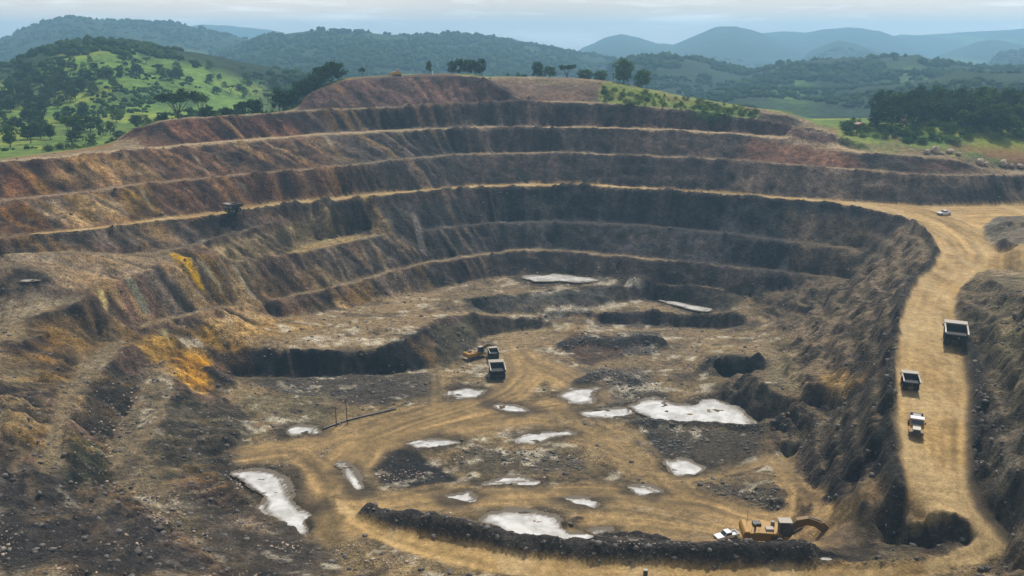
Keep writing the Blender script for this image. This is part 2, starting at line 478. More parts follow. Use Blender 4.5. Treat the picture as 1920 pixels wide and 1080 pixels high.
def dist_line(pts, reach):
    """distance of every cell to a polyline, and the unit tangent of the nearest piece"""
    D = np.full((NY, NX), 1e9); TX = np.zeros((NY, NX)); TY = np.zeros((NY, NX))
    for a, b in zip(pts[:-1], pts[1:]):
        i0 = max(int((min(a[0], b[0]) - reach - X0) / CS), 0); i1 = min(int((max(a[0], b[0]) + reach - X0) / CS) + 2, NX)
        j0 = max(int((min(a[1], b[1]) - reach - Y0) / CS), 0); j1 = min(int((max(a[1], b[1]) + reach - Y0) / CS) + 2, NY)
        if i1 <= i0 or j1 <= j0: continue
        x = GX[j0:j1, i0:i1]; y = GY[j0:j1, i0:i1]
        dx, dy = b[0] - a[0], b[1] - a[1]; L = math.hypot(dx, dy) + 1e-9
        s = np.clip(((x - a[0]) * dx + (y - a[1]) * dy) / L ** 2, 0, 1)
        d = np.hypot(x - a[0] - s * dx, y - a[1] - s * dy)
        sub = D[j0:j1, i0:i1]; m = d < sub
        sub[m] = d[m]
        TX[j0:j1, i0:i1][m] = dx / L; TY[j0:j1, i0:i1][m] = dy / L
    return D, TX, TY


WX = fbm(GX / 7, GY / 7, 4, 21); WY = fbm(GX / 7, GY / 7, 4, 22)


def inpoly(poly, warp=1.0):
    poly = np.asarray(poly)[:, :2]
    x = GX + WX * warp * 2.2; y = GY + WY * warp * 2.2
    inside = np.zeros((NY, NX), bool)
    lo = poly.min(0) - 6; hi = poly.max(0) + 6
    i0, i1 = max(int((lo[0] - X0) / CS), 0), min(int((hi[0] - X0) / CS) + 1, NX)
    j0, j1 = max(int((lo[1] - Y0) / CS), 0), min(int((hi[1] - Y0) / CS) + 1, NY)
    if i1 <= i0 or j1 <= j0: return inside.astype(float)
    x = x[j0:j1, i0:i1]; y = y[j0:j1, i0:i1]; r = np.zeros(x.shape, bool)
    n = len(poly)
    for k in range(n):
        ax, ay = poly[k]; bx, by = poly[(k + 1) % n]
        if ay == by: continue
        c = ((ay > y) != (by > y)) & (x < (bx - ax) * (y - ay) / (by - ay) + ax)
        r ^= c
    inside[j0:j1, i0:i1] = r
    return inside.astype(float)


def zone(pix, warp=1.0, soft=2):
    m = inpoly([hit(*p) for p in pix], warp)
    jj, ii = np.nonzero(m)
    if not len(jj): return m
    k = soft + 3
    a, b, c, d = max(jj.min() - k, 0), min(jj.max() + k + 1, NY), max(ii.min() - k, 0), min(ii.max() + k + 1, NX)
    m[a:b, c:d] = blur(m[a:b, c:d], soft)
    return m


# roads ------------------------------------------------------------
wl = lambda pts: np.array([P(*p) for p in pts])
bench_road = np.vstack([wl(toe4[1:]), wl([(2080, 379, 64.8), (2080, 397, 65.1), (1930, 404, 65.4), (1870, 407, 65.8), (1845, 422, 66.5), (1845, 448, 67.3), (1872, 474, 68), (1920, 489, 68.4), (2080, 530, 69.6), (2080, 556, 69.8), (1920, 511, 68.6), (1862, 504, 68.8), (1832, 513, 69.2), (1802, 540, 69.8), (1788, 580, 70.6)]),
                        wl(road_right[1:]), wl(road_left[::-1]), wl(front4[1:-1][::-1])])
ROAD = blur(inpoly(bench_road, 0.25), 2)
TRK = []          # direction guides for the tyre marks
for pts in (front4[1:], road_left, road_right):
    TRK.append(wl(pts)[:, :2])
floor_tracks = [  # (pixels, half width in metres, strength)
    ([(640, 985), (622, 930), (640, 880), (690, 830), (780, 795), (880, 765), (950, 735), (985, 700), (975, 670)], 6.5, 0.95),
    ([(470, 850), (560, 838), (640, 815), (720, 790), (820, 765)], 5.0, 0.8),
    ([(690, 828), (800, 815), (930, 785), (1060, 765), (1110, 740), (1050, 700), (980, 680)], 6.5, 0.85),
    ([(660, 965), (760, 945), (900, 935), (1050, 930), (1200, 930), (1330, 945), (1450, 985)], 5.5, 0.9),
    ([(1020, 800), (1150, 840), (1220, 890), (1300, 930)], 5.0, 0.55),
    ([(1480, 860), (1470, 900), (1520, 930), (1545, 965), (1520, 985)], 1.6, 0.85),
    ([(1450, 870), (1500, 900), (1490, 950), (1480, 985)], 1.4, 0.8),
    ([(1440, 865), (1380, 885), (1290, 900), (1240, 905)], 1.6, 0.6),
    ([(1110, 770), (1180, 830), (1230, 890), (1260, 930)], 1.3, 0.7),
    ([(1130, 770), (1200, 820), (1260, 880), (1300, 925)], 1.2, 0.6),
    ([(560, 845), (600, 880), (640, 940), (650, 980)], 3.0, 0.7),
    ([(900, 800), (1000, 790), (1080, 800), (1160, 835)], 3.5, 0.6),
    ([(700, 940), (820, 915), (960, 920), (1100, 915), (1210, 925)], 3.0, 0.55),
    ([(900, 960), (1040, 950), (1200, 960), (1330, 985)], 4.0, 0.6),
    ([(970, 660), (1030, 640), (1090, 610)], 3.0, 0.4),
    ([(1100, 985), (1220, 985), (1330, 1000), (1450, 1010), (1560, 1000)], 7.0, 0.7),
    ([(700, 920), (660, 880), (690, 840)], 2.0, 0.4),
    ([(815, 760), (820, 700), (800, 640)], 2.2, 0.5),
    ([(1000, 690), (960, 640), (1010, 625)], 5.0, 0.35),
]
TRACKM = np.zeros((NY, NX))
for pix, hw, st in floor_tracks:
    pts = resample([hit(*p) for p in pix], 2.0)
    d, _, _ = dist_line(pts, hw * 2)
    TRACKM = np.maximum(TRACKM, st * (1 - smooth(hw * 0.7, hw * 1.5, d + WX * 1.6)))
    TRK.append(pts[:, :2])

# bunds: heaped rock along road edges ------------------------------------
BUND = np.zeros((NY, NX))


def bund(pix, height, half, seed, flat=0.25):
    global BUND
    pts = np.array([P(*p) if len(p) == 3 else hit(*p) for p in pix])
    d, _, _ = dist_line(resample(pts, 1.5), half * 2)
    hgt = height * (1 + 0.35 * fbm(GX / 3.2, GY / 3.2, 4, seed) + 0.55 * fbm(GX / 16, GY / 16, 2, seed + 5))
    b = hgt * (1 - smooth(half * flat, half, d + 0.5 * WX))
    BUND = np.maximum(BUND, b)


bund([(694, 960, 100.2), (745, 978, 98.9), (850, 999, 97.3), (980, 1025, 95.5), (1100, 1039, 93.9), (1300, 1045, 91.9), (1500, 1047, 89.9), (1560, 1047, 89.0)], 2.9, 3.7, 41, 0.15)
bund([(1560, 1060, 89.0), (1600, 1060, 88.4), (1690, 1054, 86.9), (1740, 1045, 86.1)], 0.6, 1.1, 54, 0.3)
bund([(1757, 470, 68), (1748, 495, 68.6), (1715, 522, 69.3), (1696, 552, 70), (1680, 600, 71), (1672, 650, 72), (1667, 720, 74), (1671, 800, 76), (1680, 870, 78), (1690, 930, 79.6)], 1.1, 1.7, 42, 0.2)
bund(front4[1:] + road_left[:6], 0.8, 1.5, 43, 0.2)
bund([(1797, 612, 71.3), (1817, 645, 72), (1831, 700, 73.5), (1836, 760, 75), (1831, 830, 77), (1834, 900, 79)], 1.2, 1.6, 44)
bund([(1180, 797), (1260, 800), (1340, 800), (1420, 805), (1470, 800)], 1.5, 2.4, 45)
bund([(1060, 650), (1100, 640), (1150, 650)], 2.4, 5.0, 46, 0.1)
bund([(1160, 650), (1200, 640), (1240, 648)], 2.2, 4.0, 47, 0.1)
bund([(1090, 720), (1140, 700), (1190, 720)], 1.6, 5.0, 48, 0.1)
bund([(395, 700), (415, 712), (430, 720)], 2.2, 3.2, 49, 0.1)
bund([(1060, 985), (1085, 975)], 1.3, 2.6, 51, 0.1)
bund([(1130, 1010), (1200, 1018), (1240, 1022)], 1.2, 2.2, 52, 0.1)
bund([(1240, 790), (1190, 800)], 1.0, 2.5, 53, 0.1)

# slope of the plain form, streak directions ------------------------------
gyy, gxx = np.gradient(blur(Z, 10), CS)
SLOPE = np.hypot(gxx, gyy)
steep = smooth(0.22, 0.55, SLOPE)


def lic(fx, fy, noise, n, step):
    L = np.hypot(fx, fy) + 1e-6
    fx, fy = fx / L, fy / L
    acc = noise.copy()
    for sgn in (1, -1):
        x, y = GX.copy(), GY.copy()
        for _ in range(n):
            x = x + sgn * step * samp(fx, x, y)
            y = y + sgn * step * samp(fy, x, y)
            acc += samp(noise, x, y)
    return acc / (2 * n + 1)


def norm(a):
    return (a - a.mean()) / (a.std() + 1e-9)


LEFTW = smooth(40, -40, GX + 0.25 * (GY - 380)) if False else 1 - smooth(-70, 10, GX + 0.15 * (GY - 380))
RIGHTW = smooth(40, 75, GX) * (1 - smooth(300, 345, GY))
rot = np.radians(34) * LEFTW - np.radians(18) * RIGHTW
cr, sr = np.cos(rot), np.sin(rot)
fx = gxx * cr - gyy * sr
fy = gxx * sr + gyy * cr
white = RNG.standard_normal((NY, NX))
wide = blur(white, 6)
ST1 = norm(lic(fx, fy, blur(white, 1), 14, 1.0))
ST2 = norm(lic(fx, fy, norm(wide), 18, 1.3))
del wide
# tyre marks follow the nearest road line
D_, TX, TY = np.full((NY, NX), 1e9), np.ones((NY, NX)), np.zeros((NY, NX))
for pts in TRK:
    d, tx, ty = dist_line(pts, 22)
    m = d < D_
    D_[m] = d[m]; TX[m] = tx[m]; TY[m] = ty[m]
TX, TY = blur(TX, 4), blur(TY, 4)
TY_ = norm(lic(TX, TY, blur(RNG.standard_normal((NY, NX)), 1), 22, 0.9))

# final height field ------------------------------------------------------
roadish = np.clip(np.maximum(ROAD, TRACKM), 0, 1)
n5 = fbm(GX / 22, GY / 22, 5, 31); n6 = fbm(GX / 5.5, GY / 5.5, 5, 32); n7 = fbm(GX / 60, GY / 60, 4, 33)
inside = 1 - smooth(-2, 8, GR - RIMR)
bundm = smooth(0.15, 0.8, BUND)
calm = np.maximum(1 - 0.93 * roadish, bundm)
nearleft = (1 - smooth(-75, -45, GX)) * (1 - smooth(225, 262, GY))
rightbank = smooth(68, 84, GX) * (1 - smooth(215, 250, GY))
rugged = 1 + 0.25 * nearleft + 0.3 * rightbank
ZF = Z + BUND
STM = 0.15 + 0.85 * smooth(-0.15, 0.45, fbm(GX / 24, GY / 24, 4, 40)) * (0.35 + 0.65 * np.clip(LEFTW + RIGHTW, 0, 1))
ZF += calm * inside * (n6 * 0.85 + n5 * 0.8) * (0.5 + 0.7 * steep) * rugged
ZF += calm * inside * steep * ((ST1 * 0.30 + ST2 * 0.22) * STM) * rugged
ridg = 1 - np.abs(fbm(GX / 9 + 0.02 * ZF * 0, GY / 9, 5, 38))
ridg2 = 1 - np.abs(fbm(GX / 3.6, GY / 3.6, 4, 39))
ZF += calm * inside * steep * ((ridg - 0.72) * (2.4 + 1.6 * RIGHTW) + (ridg2 - 0.72) * (1.0 + 0.6 * RIGHTW))
LEDGE = 5.5
ph = 2 * math.pi * ZF / LEDGE + 5.0 * fbm(GX / 26, GY / 26, 4, 44)
ZF += calm * inside * steep * np.clip(0.30 + 0.55 * RIGHTW + 0.35 * nearleft + 0.25 * rightbank, 0, 0.85) * smooth(-0.5, 0.3, n7 + 0.4 * RIGHTW) * LEDGE / (2 * math.pi) * np.sin(ph)
ZF -= roadish * (np.clip(TY_, -2, 2) * 0.09)
ZF += calm * inside * np.maximum(0, fbm(GX / 2.1, GY / 2.1, 3, 36)) ** 2 * 2.2 * (0.35 + 0.65 * steep) * (0.6 + 0.3 * nearleft)

# puddle beds (levelled a little under the water) -----------------------------
PUDDLES = [
    ('broad', [(1180, 762), (1200, 752), (1240, 748), (1262, 757), (1300, 760), (1318, 746), (1345, 744), (1380, 758), (1402, 772), (1424, 797), (1390, 797), (1330, 795), (1270, 793), (1222, 792), (1210, 780), (1190, 775)]),
    ('near', [(905, 975), (925, 962), (960, 960), (1010, 963), (1046, 968), (1058, 985), (1100, 994), (1150, 992), (1120, 1000), (1112, 1020), (1070, 1028), (1020, 1022), (985, 1005), (940, 992)]),
    ('left', [(425, 890), (470, 887), (520, 892), (530, 905), (545, 935), (565, 955), (590, 957), (580, 970), (580, 990), (560, 996), (530, 975), (500, 955), (505, 940), (480, 920), (455, 903)]),
    ('small', [(1088, 768), (1130, 768), (1180, 766), (1180, 780), (1140, 782), (1095, 778)]),
    ('small', [(850, 733), (880, 727), (912, 732), (905, 744), (870, 746), (848, 742)]),
    ('small', [(925, 758), (960, 757), (995, 770), (970, 773), (940, 768)]),
    ('small', [(768, 835), (800, 827), (850, 822), (862, 828), (830, 838), (790, 843)]),
    ('small', [(968, 822), (1010, 812), (1070, 808), (1085, 812), (1040, 818), (1010, 830), (975, 830)]),
    ('small', [(642, 872), (655, 875), (680, 905), (684, 920), (672, 922), (655, 898)]),
    ('small', [(1255, 866), (1290, 862), (1325, 878), (1310, 888), (1270, 890), (1256, 882)]),
    ('small', [(900, 907), (960, 903), (1020, 901), (1010, 908), (950, 912)]),
    ('small', [(835, 930), (880, 922), (908, 930), (880, 937), (850, 938)]),
    ('small', [(1060, 938), (1095, 934), (1130, 937), (1120, 948), (1080, 948)]),
    ('small', [(1185, 916), (1210, 914), (1234, 922), (1210, 927), (1190, 924)]),
    ('small', [(1240, 562), (1270, 560), (1330, 578), (1320, 587), (1290, 582)]),
    ('small', [(975, 520), (1040, 511), (1100, 517), (1130, 526), (1090, 530), (1000, 530)]),
    ('small', [(1050, 742), (1080, 728), (1118, 730), (1112, 752), (1080, 756)]),
    ('small', [(535, 805), (560, 799), (592, 802), (588, 812), (560, 814), (540, 812)]),
    ('small', [(30, 524), (55, 521), (70, 526), (50, 531)]),
    ('small', [(1520, 1052), (1560, 1046), (1600, 1050), (1560, 1056)]),
    ('small', [(705, 882), (725, 886), (732, 892), (715, 893)]),
]
PUD = []
PUDM = np.zeros((NY, NX))
for kind, pix in PUDDLES:
    wpts = np.array([hit(*p) for p in pix])
    m = blur(inpoly(wpts, 1.3), 1)
    lvl = float(np.median(wpts[:, 2]))
    bed = lvl - 0.35
    ww = blur(m, 3)
    near_ = smooth(0.02, 0.5, blur(m, 8))
    ZF = ZF * (1 - near_) + (lvl + 0.14 + np.clip(ZF - lvl - 0.14, -0.5, 0.6) * 0.35) * near_
    ZF = ZF * (1 - ww) + (bed + 0.75 * np.maximum(fbm(GX / 3.2, GY / 1.7, 4, 37), -0.3)) * ww
    PUD.append((kind, wpts, lvl))
    PUDM = np.maximum(PUDM, blur(m, 6))
gyy2, gxx2 = np.gradient(ZF, CS)
SL2 = np.hypot(gxx2, gyy2)

# ------------------------------------------------------------------ ground colour (soil and rock tones, some shade painted in)
def C(r, g, b): return np.array((r, g, b), float)


def mixc(A, c, m):
    return A * (1 - m[..., None]) + np.asarray(c) * m[..., None]


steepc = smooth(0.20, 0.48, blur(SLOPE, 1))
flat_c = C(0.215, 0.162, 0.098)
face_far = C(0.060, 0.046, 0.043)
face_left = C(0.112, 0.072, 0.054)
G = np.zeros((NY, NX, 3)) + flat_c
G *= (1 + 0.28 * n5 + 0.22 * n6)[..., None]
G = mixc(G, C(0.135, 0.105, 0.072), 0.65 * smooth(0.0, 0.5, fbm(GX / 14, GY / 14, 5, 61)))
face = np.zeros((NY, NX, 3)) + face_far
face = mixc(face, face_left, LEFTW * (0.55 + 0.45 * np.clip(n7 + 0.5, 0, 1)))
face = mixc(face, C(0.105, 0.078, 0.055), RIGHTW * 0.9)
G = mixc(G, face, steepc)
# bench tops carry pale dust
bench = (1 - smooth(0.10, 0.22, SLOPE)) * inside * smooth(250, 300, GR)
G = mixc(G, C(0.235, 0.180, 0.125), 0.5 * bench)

Zn = [
    # pixels, colour, strength, blur
    ([(0, 305), (0, 470), (150, 440), (420, 400), (700, 362), (640, 310), (560, 256), (300, 278)], C(0.135, 0.070, 0.046), 0.6, 6),
    ([(222, 262), (300, 232), (480, 218), (640, 210), (640, 246), (400, 266), (280, 276)], C(0.135, 0.062, 0.042), 0.75, 4),
    ([(0, 305), (60, 303), (120, 360), (0, 372)], C(0.17, 0.070, 0.035), 0.6, 4),
    ([(120, 300), (260, 290), (330, 338), (200, 348), (60, 352)], C(0.22, 0.15, 0.08), 0.6, 5),
    ([(0, 385), (60, 385), (95, 430), (0, 436)], C(0.20, 0.095, 0.025), 0.8, 4),
    ([(50, 380), (210, 362), (240, 400), (160, 425), (100, 425)], C(0.26, 0.20, 0.135), 0.75, 4),
    ([(225, 362), (270, 358), (310, 400), (260, 412), (240, 395)], C(0.20, 0.125, 0.035), 0.8, 3),
    ([(560, 165), (905, 150), (960, 180), (985, 190), (640, 204), (560, 208)], C(0.085, 0.052, 0.052), 0.85, 3),
    ([(800, 160), (900, 152), (940, 190), (830, 196)], C(0.135, 0.078, 0.066), 0.6, 4),
    ([(880, 196), (1020, 192), (1010, 330), (930, 330)], C(0.125, 0.095, 0.080), 0.55, 6),
    ([(1000, 196), (1060, 194), (1020, 236), (960, 236)], C(0.17, 0.12, 0.09), 0.6, 4),
    ([(560, 212), (880, 200), (880, 340), (700, 355), (640, 310)], C(0.062, 0.054, 0.055), 0.7, 8),
    ([(1400, 258), (1560, 278), (1640, 318), (1500, 310), (1380, 300)], C(0.155, 0.075, 0.048), 0.75, 5),
    ([(1350, 306), (1600, 320), (1920, 335), (1920, 380), (1600, 374), (1380, 360)], C(0.120, 0.090, 0.072), 0.8, 6),
    ([(1600, 318), (1760, 330), (1700, 300), (1800, 305), (1850, 325), (1640, 322)], C(0.13, 0.062, 0.045), 0.7, 4),
    ([(930, 150), (1130, 158), (1120, 190), (960, 186)], C(0.125, 0.075, 0.060), 0.75, 3),
    ([(1130, 160), (1230, 172), (1400, 208), (1330, 207), (1200, 198)], C(0.12, 0.17, 0.035), 0.85, 2),
    ([(1010, 194), (1240, 206), (1480, 240), (1620, 276), (1560, 272), (1280, 243), (1060, 237), (1000, 236)], C(0.100, 0.060, 0.050), 0.75, 6),
    ([(1060, 242), (1280, 247), (1400, 256), (1380, 300), (1160, 288)], C(0.085, 0.058, 0.050), 0.6, 8),
    # lower far wall: dark shale
    ([(780, 372), (1000, 356), (1400, 378), (1560, 395), (1560, 520), (1100, 470), (960, 466), (800, 490)], C(0.050, 0.046, 0.050), 0.85, 5),
    ([(930, 365), (1040, 358), (1060, 465), (950, 465)], C(0.090, 0.085, 0.085), 0.5, 6),
    ([(1460, 390), (1640, 400), (1620, 520), (1480, 505)], C(0.120, 0.088, 0.058), 0.7, 5),
    ([(560, 395), (780, 372), (800, 490), (640, 455), (700, 430)], C(0.080, 0.072, 0.066), 0.8, 4),
    # left lower benches
    ([(0, 450), (420, 410), (520, 400), (380, 465), (0, 474)], C(0.085, 0.070, 0.060), 0.8, 4),
    ([(390, 455), (540, 412), (680, 402), (560, 470), (420, 490)], C(0.21, 0.165, 0.10), 0.75, 4),
    ([(520, 465), (620, 445), (715, 438), (640, 458), (540, 474)], C(0.30, 0.22, 0.11), 0.8, 1),
    ([(0, 485), (360, 480), (240, 520), (180, 548), (60, 560), (0, 540)], C(0.21, 0.16, 0.115), 0.75, 4),
    ([(380, 488), (430, 494), (800, 445), (790, 488), (600, 540), (430, 572), (300, 590)], C(0.120, 0.078, 0.042), 0.8, 4),
    ([(330, 478), (400, 490), (420, 570), (370, 570)], C(0.160, 0.095, 0.022), 0.85, 3),
    ([(600, 470), (800, 445), (790, 490), (640, 530)], C(0.070, 0.055, 0.052), 0.8, 5),
    ([(430, 495), (470, 490), (500, 568), (440, 572)], C(0.20, 0.155, 0.095), 0.6, 3),
    ([(205, 535), (240, 522), (300, 600), (250, 615)], C(0.19, 0.125, 0.085), 0.75, 3),
    ([(260, 515), (360, 480), (410, 565), (330, 592)], C(0.125, 0.105, 0.090), 0.8, 3),
    ([(240, 625), (480, 580), (800, 500), (820, 540), (560, 592), (400, 640), (300, 640)], C(0.125, 0.082, 0.040), 0.8, 3),
    ([(640, 540), (820, 495), (880, 520), (700, 565)], C(0.072, 0.060, 0.055), 0.75, 3),
    # rusty ground left
    ([(60, 600), (150, 590), (200, 640), (130, 720), (60, 740), (0, 700)], C(0.155, 0.105, 0.050), 0.7, 5),
    ([(80, 620), (130, 640), (110, 690), (70, 680)], C(0.24, 0.125, 0.03), 0.5, 4),
    ([(150, 580), (240, 610), (260, 660), (190, 640)], C(0.19, 0.135, 0.075), 0.7, 4),
    ([(250, 640), (400, 620), (560, 600), (640, 605), (480, 650), (390, 655), (400, 710), (380, 740), (300, 700)], C(0.30, 0.185, 0.055), 0.8, 4),
    ([(320, 670), (395, 668), (390, 735), (340, 715)], C(0.36, 0.18, 0.030), 0.75, 3),
    ([(400, 600), (640, 575), (800, 545), (860, 560), (790, 610), (740, 645), (560, 655), (420, 648)], C(0.25, 0.185, 0.115), 0.8, 4),
    ([(440, 612), (560, 595), (600, 615), (460, 640)], C(0.32, 0.19, 0.065), 0.5, 4),
    # dark block with its backlit shade painted in, dark hollows
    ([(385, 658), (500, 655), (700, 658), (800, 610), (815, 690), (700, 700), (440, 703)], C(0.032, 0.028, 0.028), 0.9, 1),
    ([(390, 662), (470, 658), (470, 700), (410, 700)], C(0.10, 0.055, 0.022), 0.5, 3),
    ([(805, 610), (900, 596), (960, 600), (1040, 604), (960, 620), (905, 628), (880, 668), (830, 700), (815, 660)], C(0.075, 0.068, 0.045), 0.85, 2),
    ([(870, 560), (1140, 536), (1160, 570), (960, 588), (880, 580)], C(0.058, 0.056, 0.052), 0.85, 2),
    ([(1040, 604), (1160, 588), (1420, 600), (1440, 612), (1280, 614), (1060, 610)], C(0.085, 0.070, 0.060), 0.8, 2),
    ([(1140, 534), (1400, 552), (1360, 590), (1280, 568), (1160, 562)], C(0.070, 0.060, 0.050), 0.8, 2),
    ([(1050, 660), (1070, 622), (1160, 630), (1170, 670), (1100, 685)], C(0.095, 0.055, 0.042), 0.8, 3),
    ([(1150, 625), (1235, 622), (1240, 660), (1170, 665)], C(0.085, 0.080, 0.080), 0.85, 3),
    ([(1060, 690), (1200, 690), (1240, 735), (1110, 770), (1060, 740)], C(0.115, 0.105, 0.095), 0.75, 4),
    ([(440, 705), (820, 695), (830, 740), (680, 760), (560, 740)], C(0.070, 0.062, 0.056), 0.8, 4),
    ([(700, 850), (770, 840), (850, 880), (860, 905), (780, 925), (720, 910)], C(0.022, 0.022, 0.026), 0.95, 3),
    ([(860, 845), (1080, 845), (1100, 880), (960, 895), (840, 870)], C(0.100, 0.085, 0.065), 0.75, 4),
    ([(540, 870), (620, 850), (640, 960), (590, 960), (545, 920)], C(0.085, 0.065, 0.046), 0.8, 4),
    ([(1180, 795), (1440, 798), (1420, 860), (1330, 880), (1230, 860)], C(0.060, 0.054, 0.050), 0.8, 4),
    ([(1260, 930), (1320, 900), (1470, 920), (1480, 965), (1360, 955)], C(0.070, 0.060, 0.052), 0.75, 4),
    ([(1180, 800), (1290, 830), (1260, 860)], C(0.05, 0.045, 0.04), 0.8, 3),
    # right-hand slope
    ([(1540, 480), (1700, 420), (1757, 470), (1690, 560), (1660, 700), (1600, 680), (1500, 640), (1480, 580)], C(0.130, 0.100, 0.070), 0.75, 5),
    ([(1420, 790), (1560, 780), (1650, 700), (1668, 930), (1590, 985), (1480, 860)], C(0.088, 0.072, 0.052), 0.85, 4),
    ([(1430, 640), (1500, 660), (1500, 740), (1450, 725)], C(0.20, 0.165, 0.105), 0.7, 3),
    ([(1530, 690), (1625, 700), (1620, 720), (1530, 720)], C(0.30, 0.20, 0.09), 0.8, 2),
    ([(1525, 722), (1620, 722), (1600, 760), (1515, 764)], C(0.055, 0.045, 0.036), 0.85, 2),
    ([(1400, 705), (1550, 778), (1540, 802), (1430, 790)], C(0.075, 0.060, 0.045), 0.8, 3),
    ([(1325, 668), (1445, 676), (1430, 698), (1325, 704)], C(0.085, 0.072, 0.060), 0.8, 3),
    ([(1590, 950), (1690, 940), (1830, 1000), (1780, 1040), (1600, 1040)], C(0.075, 0.060, 0.046), 0.85, 3),  # hairpin hollow, shade of its slope put into the colour
    ([(1830, 515), (1920, 520), (1920, 1080), (1860, 950), (1836, 830), (1840, 700), (1800, 600)], C(0.125, 0.105, 0.072), 0.8, 3),
    ([(1850, 550), (1920, 560), (1920, 680), (1860, 660)], C(0.185, 0.16, 0.095), 0.6, 5),
    ([(1840, 760), (1920, 780), (1920, 980), (1860, 930)], C(0.085, 0.074, 0.064), 0.75, 5),
    ([(1850, 408), (1920, 406), (1920, 485), (1870, 470), (1846, 446)], C(0.130, 0.115, 0.095), 0.8, 2),
    # near left
    ([(0, 860), (100, 870), (250, 960), (420, 1080), (0, 1080)], C(0.062, 0.056, 0.056), 0.85, 6),
    ([(145, 755), (208, 682), (268, 712), (234, 776), (196, 840), (150, 790)], C(0.062, 0.052, 0.042), 0.9, 2),
    ([(118, 875), (133, 818), (196, 845), (210, 890), (190, 915), (140, 910)], C(0.060, 0.064, 0.036), 0.9, 2),
    ([(285, 800), (330, 735), (480, 770), (470, 830), (430, 890), (300, 900), (278, 860)], C(0.078, 0.070, 0.052), 0.85, 3),
    ([(350, 920), (520, 985), (600, 1010), (640, 1080), (480, 1080), (380, 1000)], C(0.085, 0.070, 0.062), 0.8, 5),
    ([(200, 640), (150, 690), (110, 760), (90, 840), (70, 900), (110, 890), (130, 820), (145, 752), (205, 682), (235, 645)], C(0.185, 0.145, 0.095), 0.8, 2),
    ([(275, 700), (310, 690), (320, 730), (285, 790), (278, 860), (320, 930), (280, 950), (210, 890), (200, 830), (240, 780)], C(0.170, 0.135, 0.092), 0.8, 2),
    ([(230, 960), (330, 960), (480, 1030), (470, 1075), (340, 1010)], C(0.155, 0.125, 0.092), 0.7, 4),
    ([(0, 690), (90, 700), (80, 850), (0, 860)], C(0.105, 0.090, 0.060), 0.6, 6),
    ([(430, 740), (620, 740), (620, 790), (520, 800)], C(0.17, 0.145, 0.095), 0.6, 4),
]
for pix, c, st, bl in Zn:
    m = zone(pix, 1.0, bl * 2) * st
    G = mixc(G, c, m)

# strata and wash streaks on every face
face_w = steepc * inside
amt = (0.10 + 0.34 * LEFTW + 0.10 * RIGHTW) * (0.25 + 0.85 * STM)
G *= np.clip(1 + face_w * (0.85 * fbm(GX / 4, GY / 4, 5, 78) + 0.65 * n5 + 0.5 * fbm(GX / 11, GY / 11, 5, 88)), 0.4, 1.8)[..., None]
G *= np.clip(1 + face_w * amt * np.clip(ST1, -2, 2.4) * 0.9, 0.25, 2.2)[..., None]
G *= np.clip(1 + face_w * (0.07 + 0.12 * LEFTW) * np.clip(ST2, -2, 2.4), 0.3, 2)[..., None]
pale = face_w * smooth(1.15, 2.0, ST1 + 0.5 * ST2) * (0.05 + 0.55 * LEFTW) * STM
G = mixc(G, C(0.33, 0.27, 0.19), pale)
och = face_w * LEFTW * smooth(0.7, 1.7, ST2 + 1.2 * fbm(GX / 18, GY / 18, 4, 89)) * 0.45
G = mixc(G, C(0.26, 0.15, 0.035), och)
purp = face_w * smooth(0.9, 1.9, -ST2) * 0.45
G = mixc(G, C(0.060, 0.040, 0.045), purp)

# particular seams on the coloured face
for pix, c, st in [
    ([(325, 478), (345, 480), (372, 515), (388, 552), (385, 557), (362, 528)], C(0.46, 0.28, 0.02), 0.95),
    ([(316, 478), (326, 478), (352, 525), (350, 530)], C(0.42, 0.25, 0.02), 0.85),
    ([(180, 545), (190, 545), (204, 575), (204, 592), (194, 585)], C(0.42, 0.34, 0.17), 0.95),
    ([(232, 523), (244, 520), (282, 590), (268, 590)], C(0.22, 0.23, 0.18), 0.85),
    ([(214, 532), (228, 526), (262, 600), (248, 604)], C(0.20, 0.12, 0.10), 0.75),
    ([(370, 492), (378, 490), (420, 548), (414, 552)], C(0.34, 0.29, 0.22), 0.8),
    ([(432, 496), (438, 495), (482, 560), (474, 562)], C(0.36, 0.31, 0.24), 0.8),
    ([(302, 618), (312, 616), (316, 636), (306, 638)], C(0.30, 0.28, 0.15), 0.8),
    ([(1640, 470), (1650, 470), (1608, 512), (1600, 515)], C(0.24, 0.19, 0.12), 0.6),
    ([(770, 400), (786, 410), (800, 480), (788, 470)], C(0.24, 0.21, 0.19), 0.6),
    ([(560, 380), (575, 378), (590, 392), (570, 396)], C(0.2, 0.15, 0.1), 0.5),
]:
    m = zone(pix, 0.35, 1) * st
    G = mixc(G, c, m)

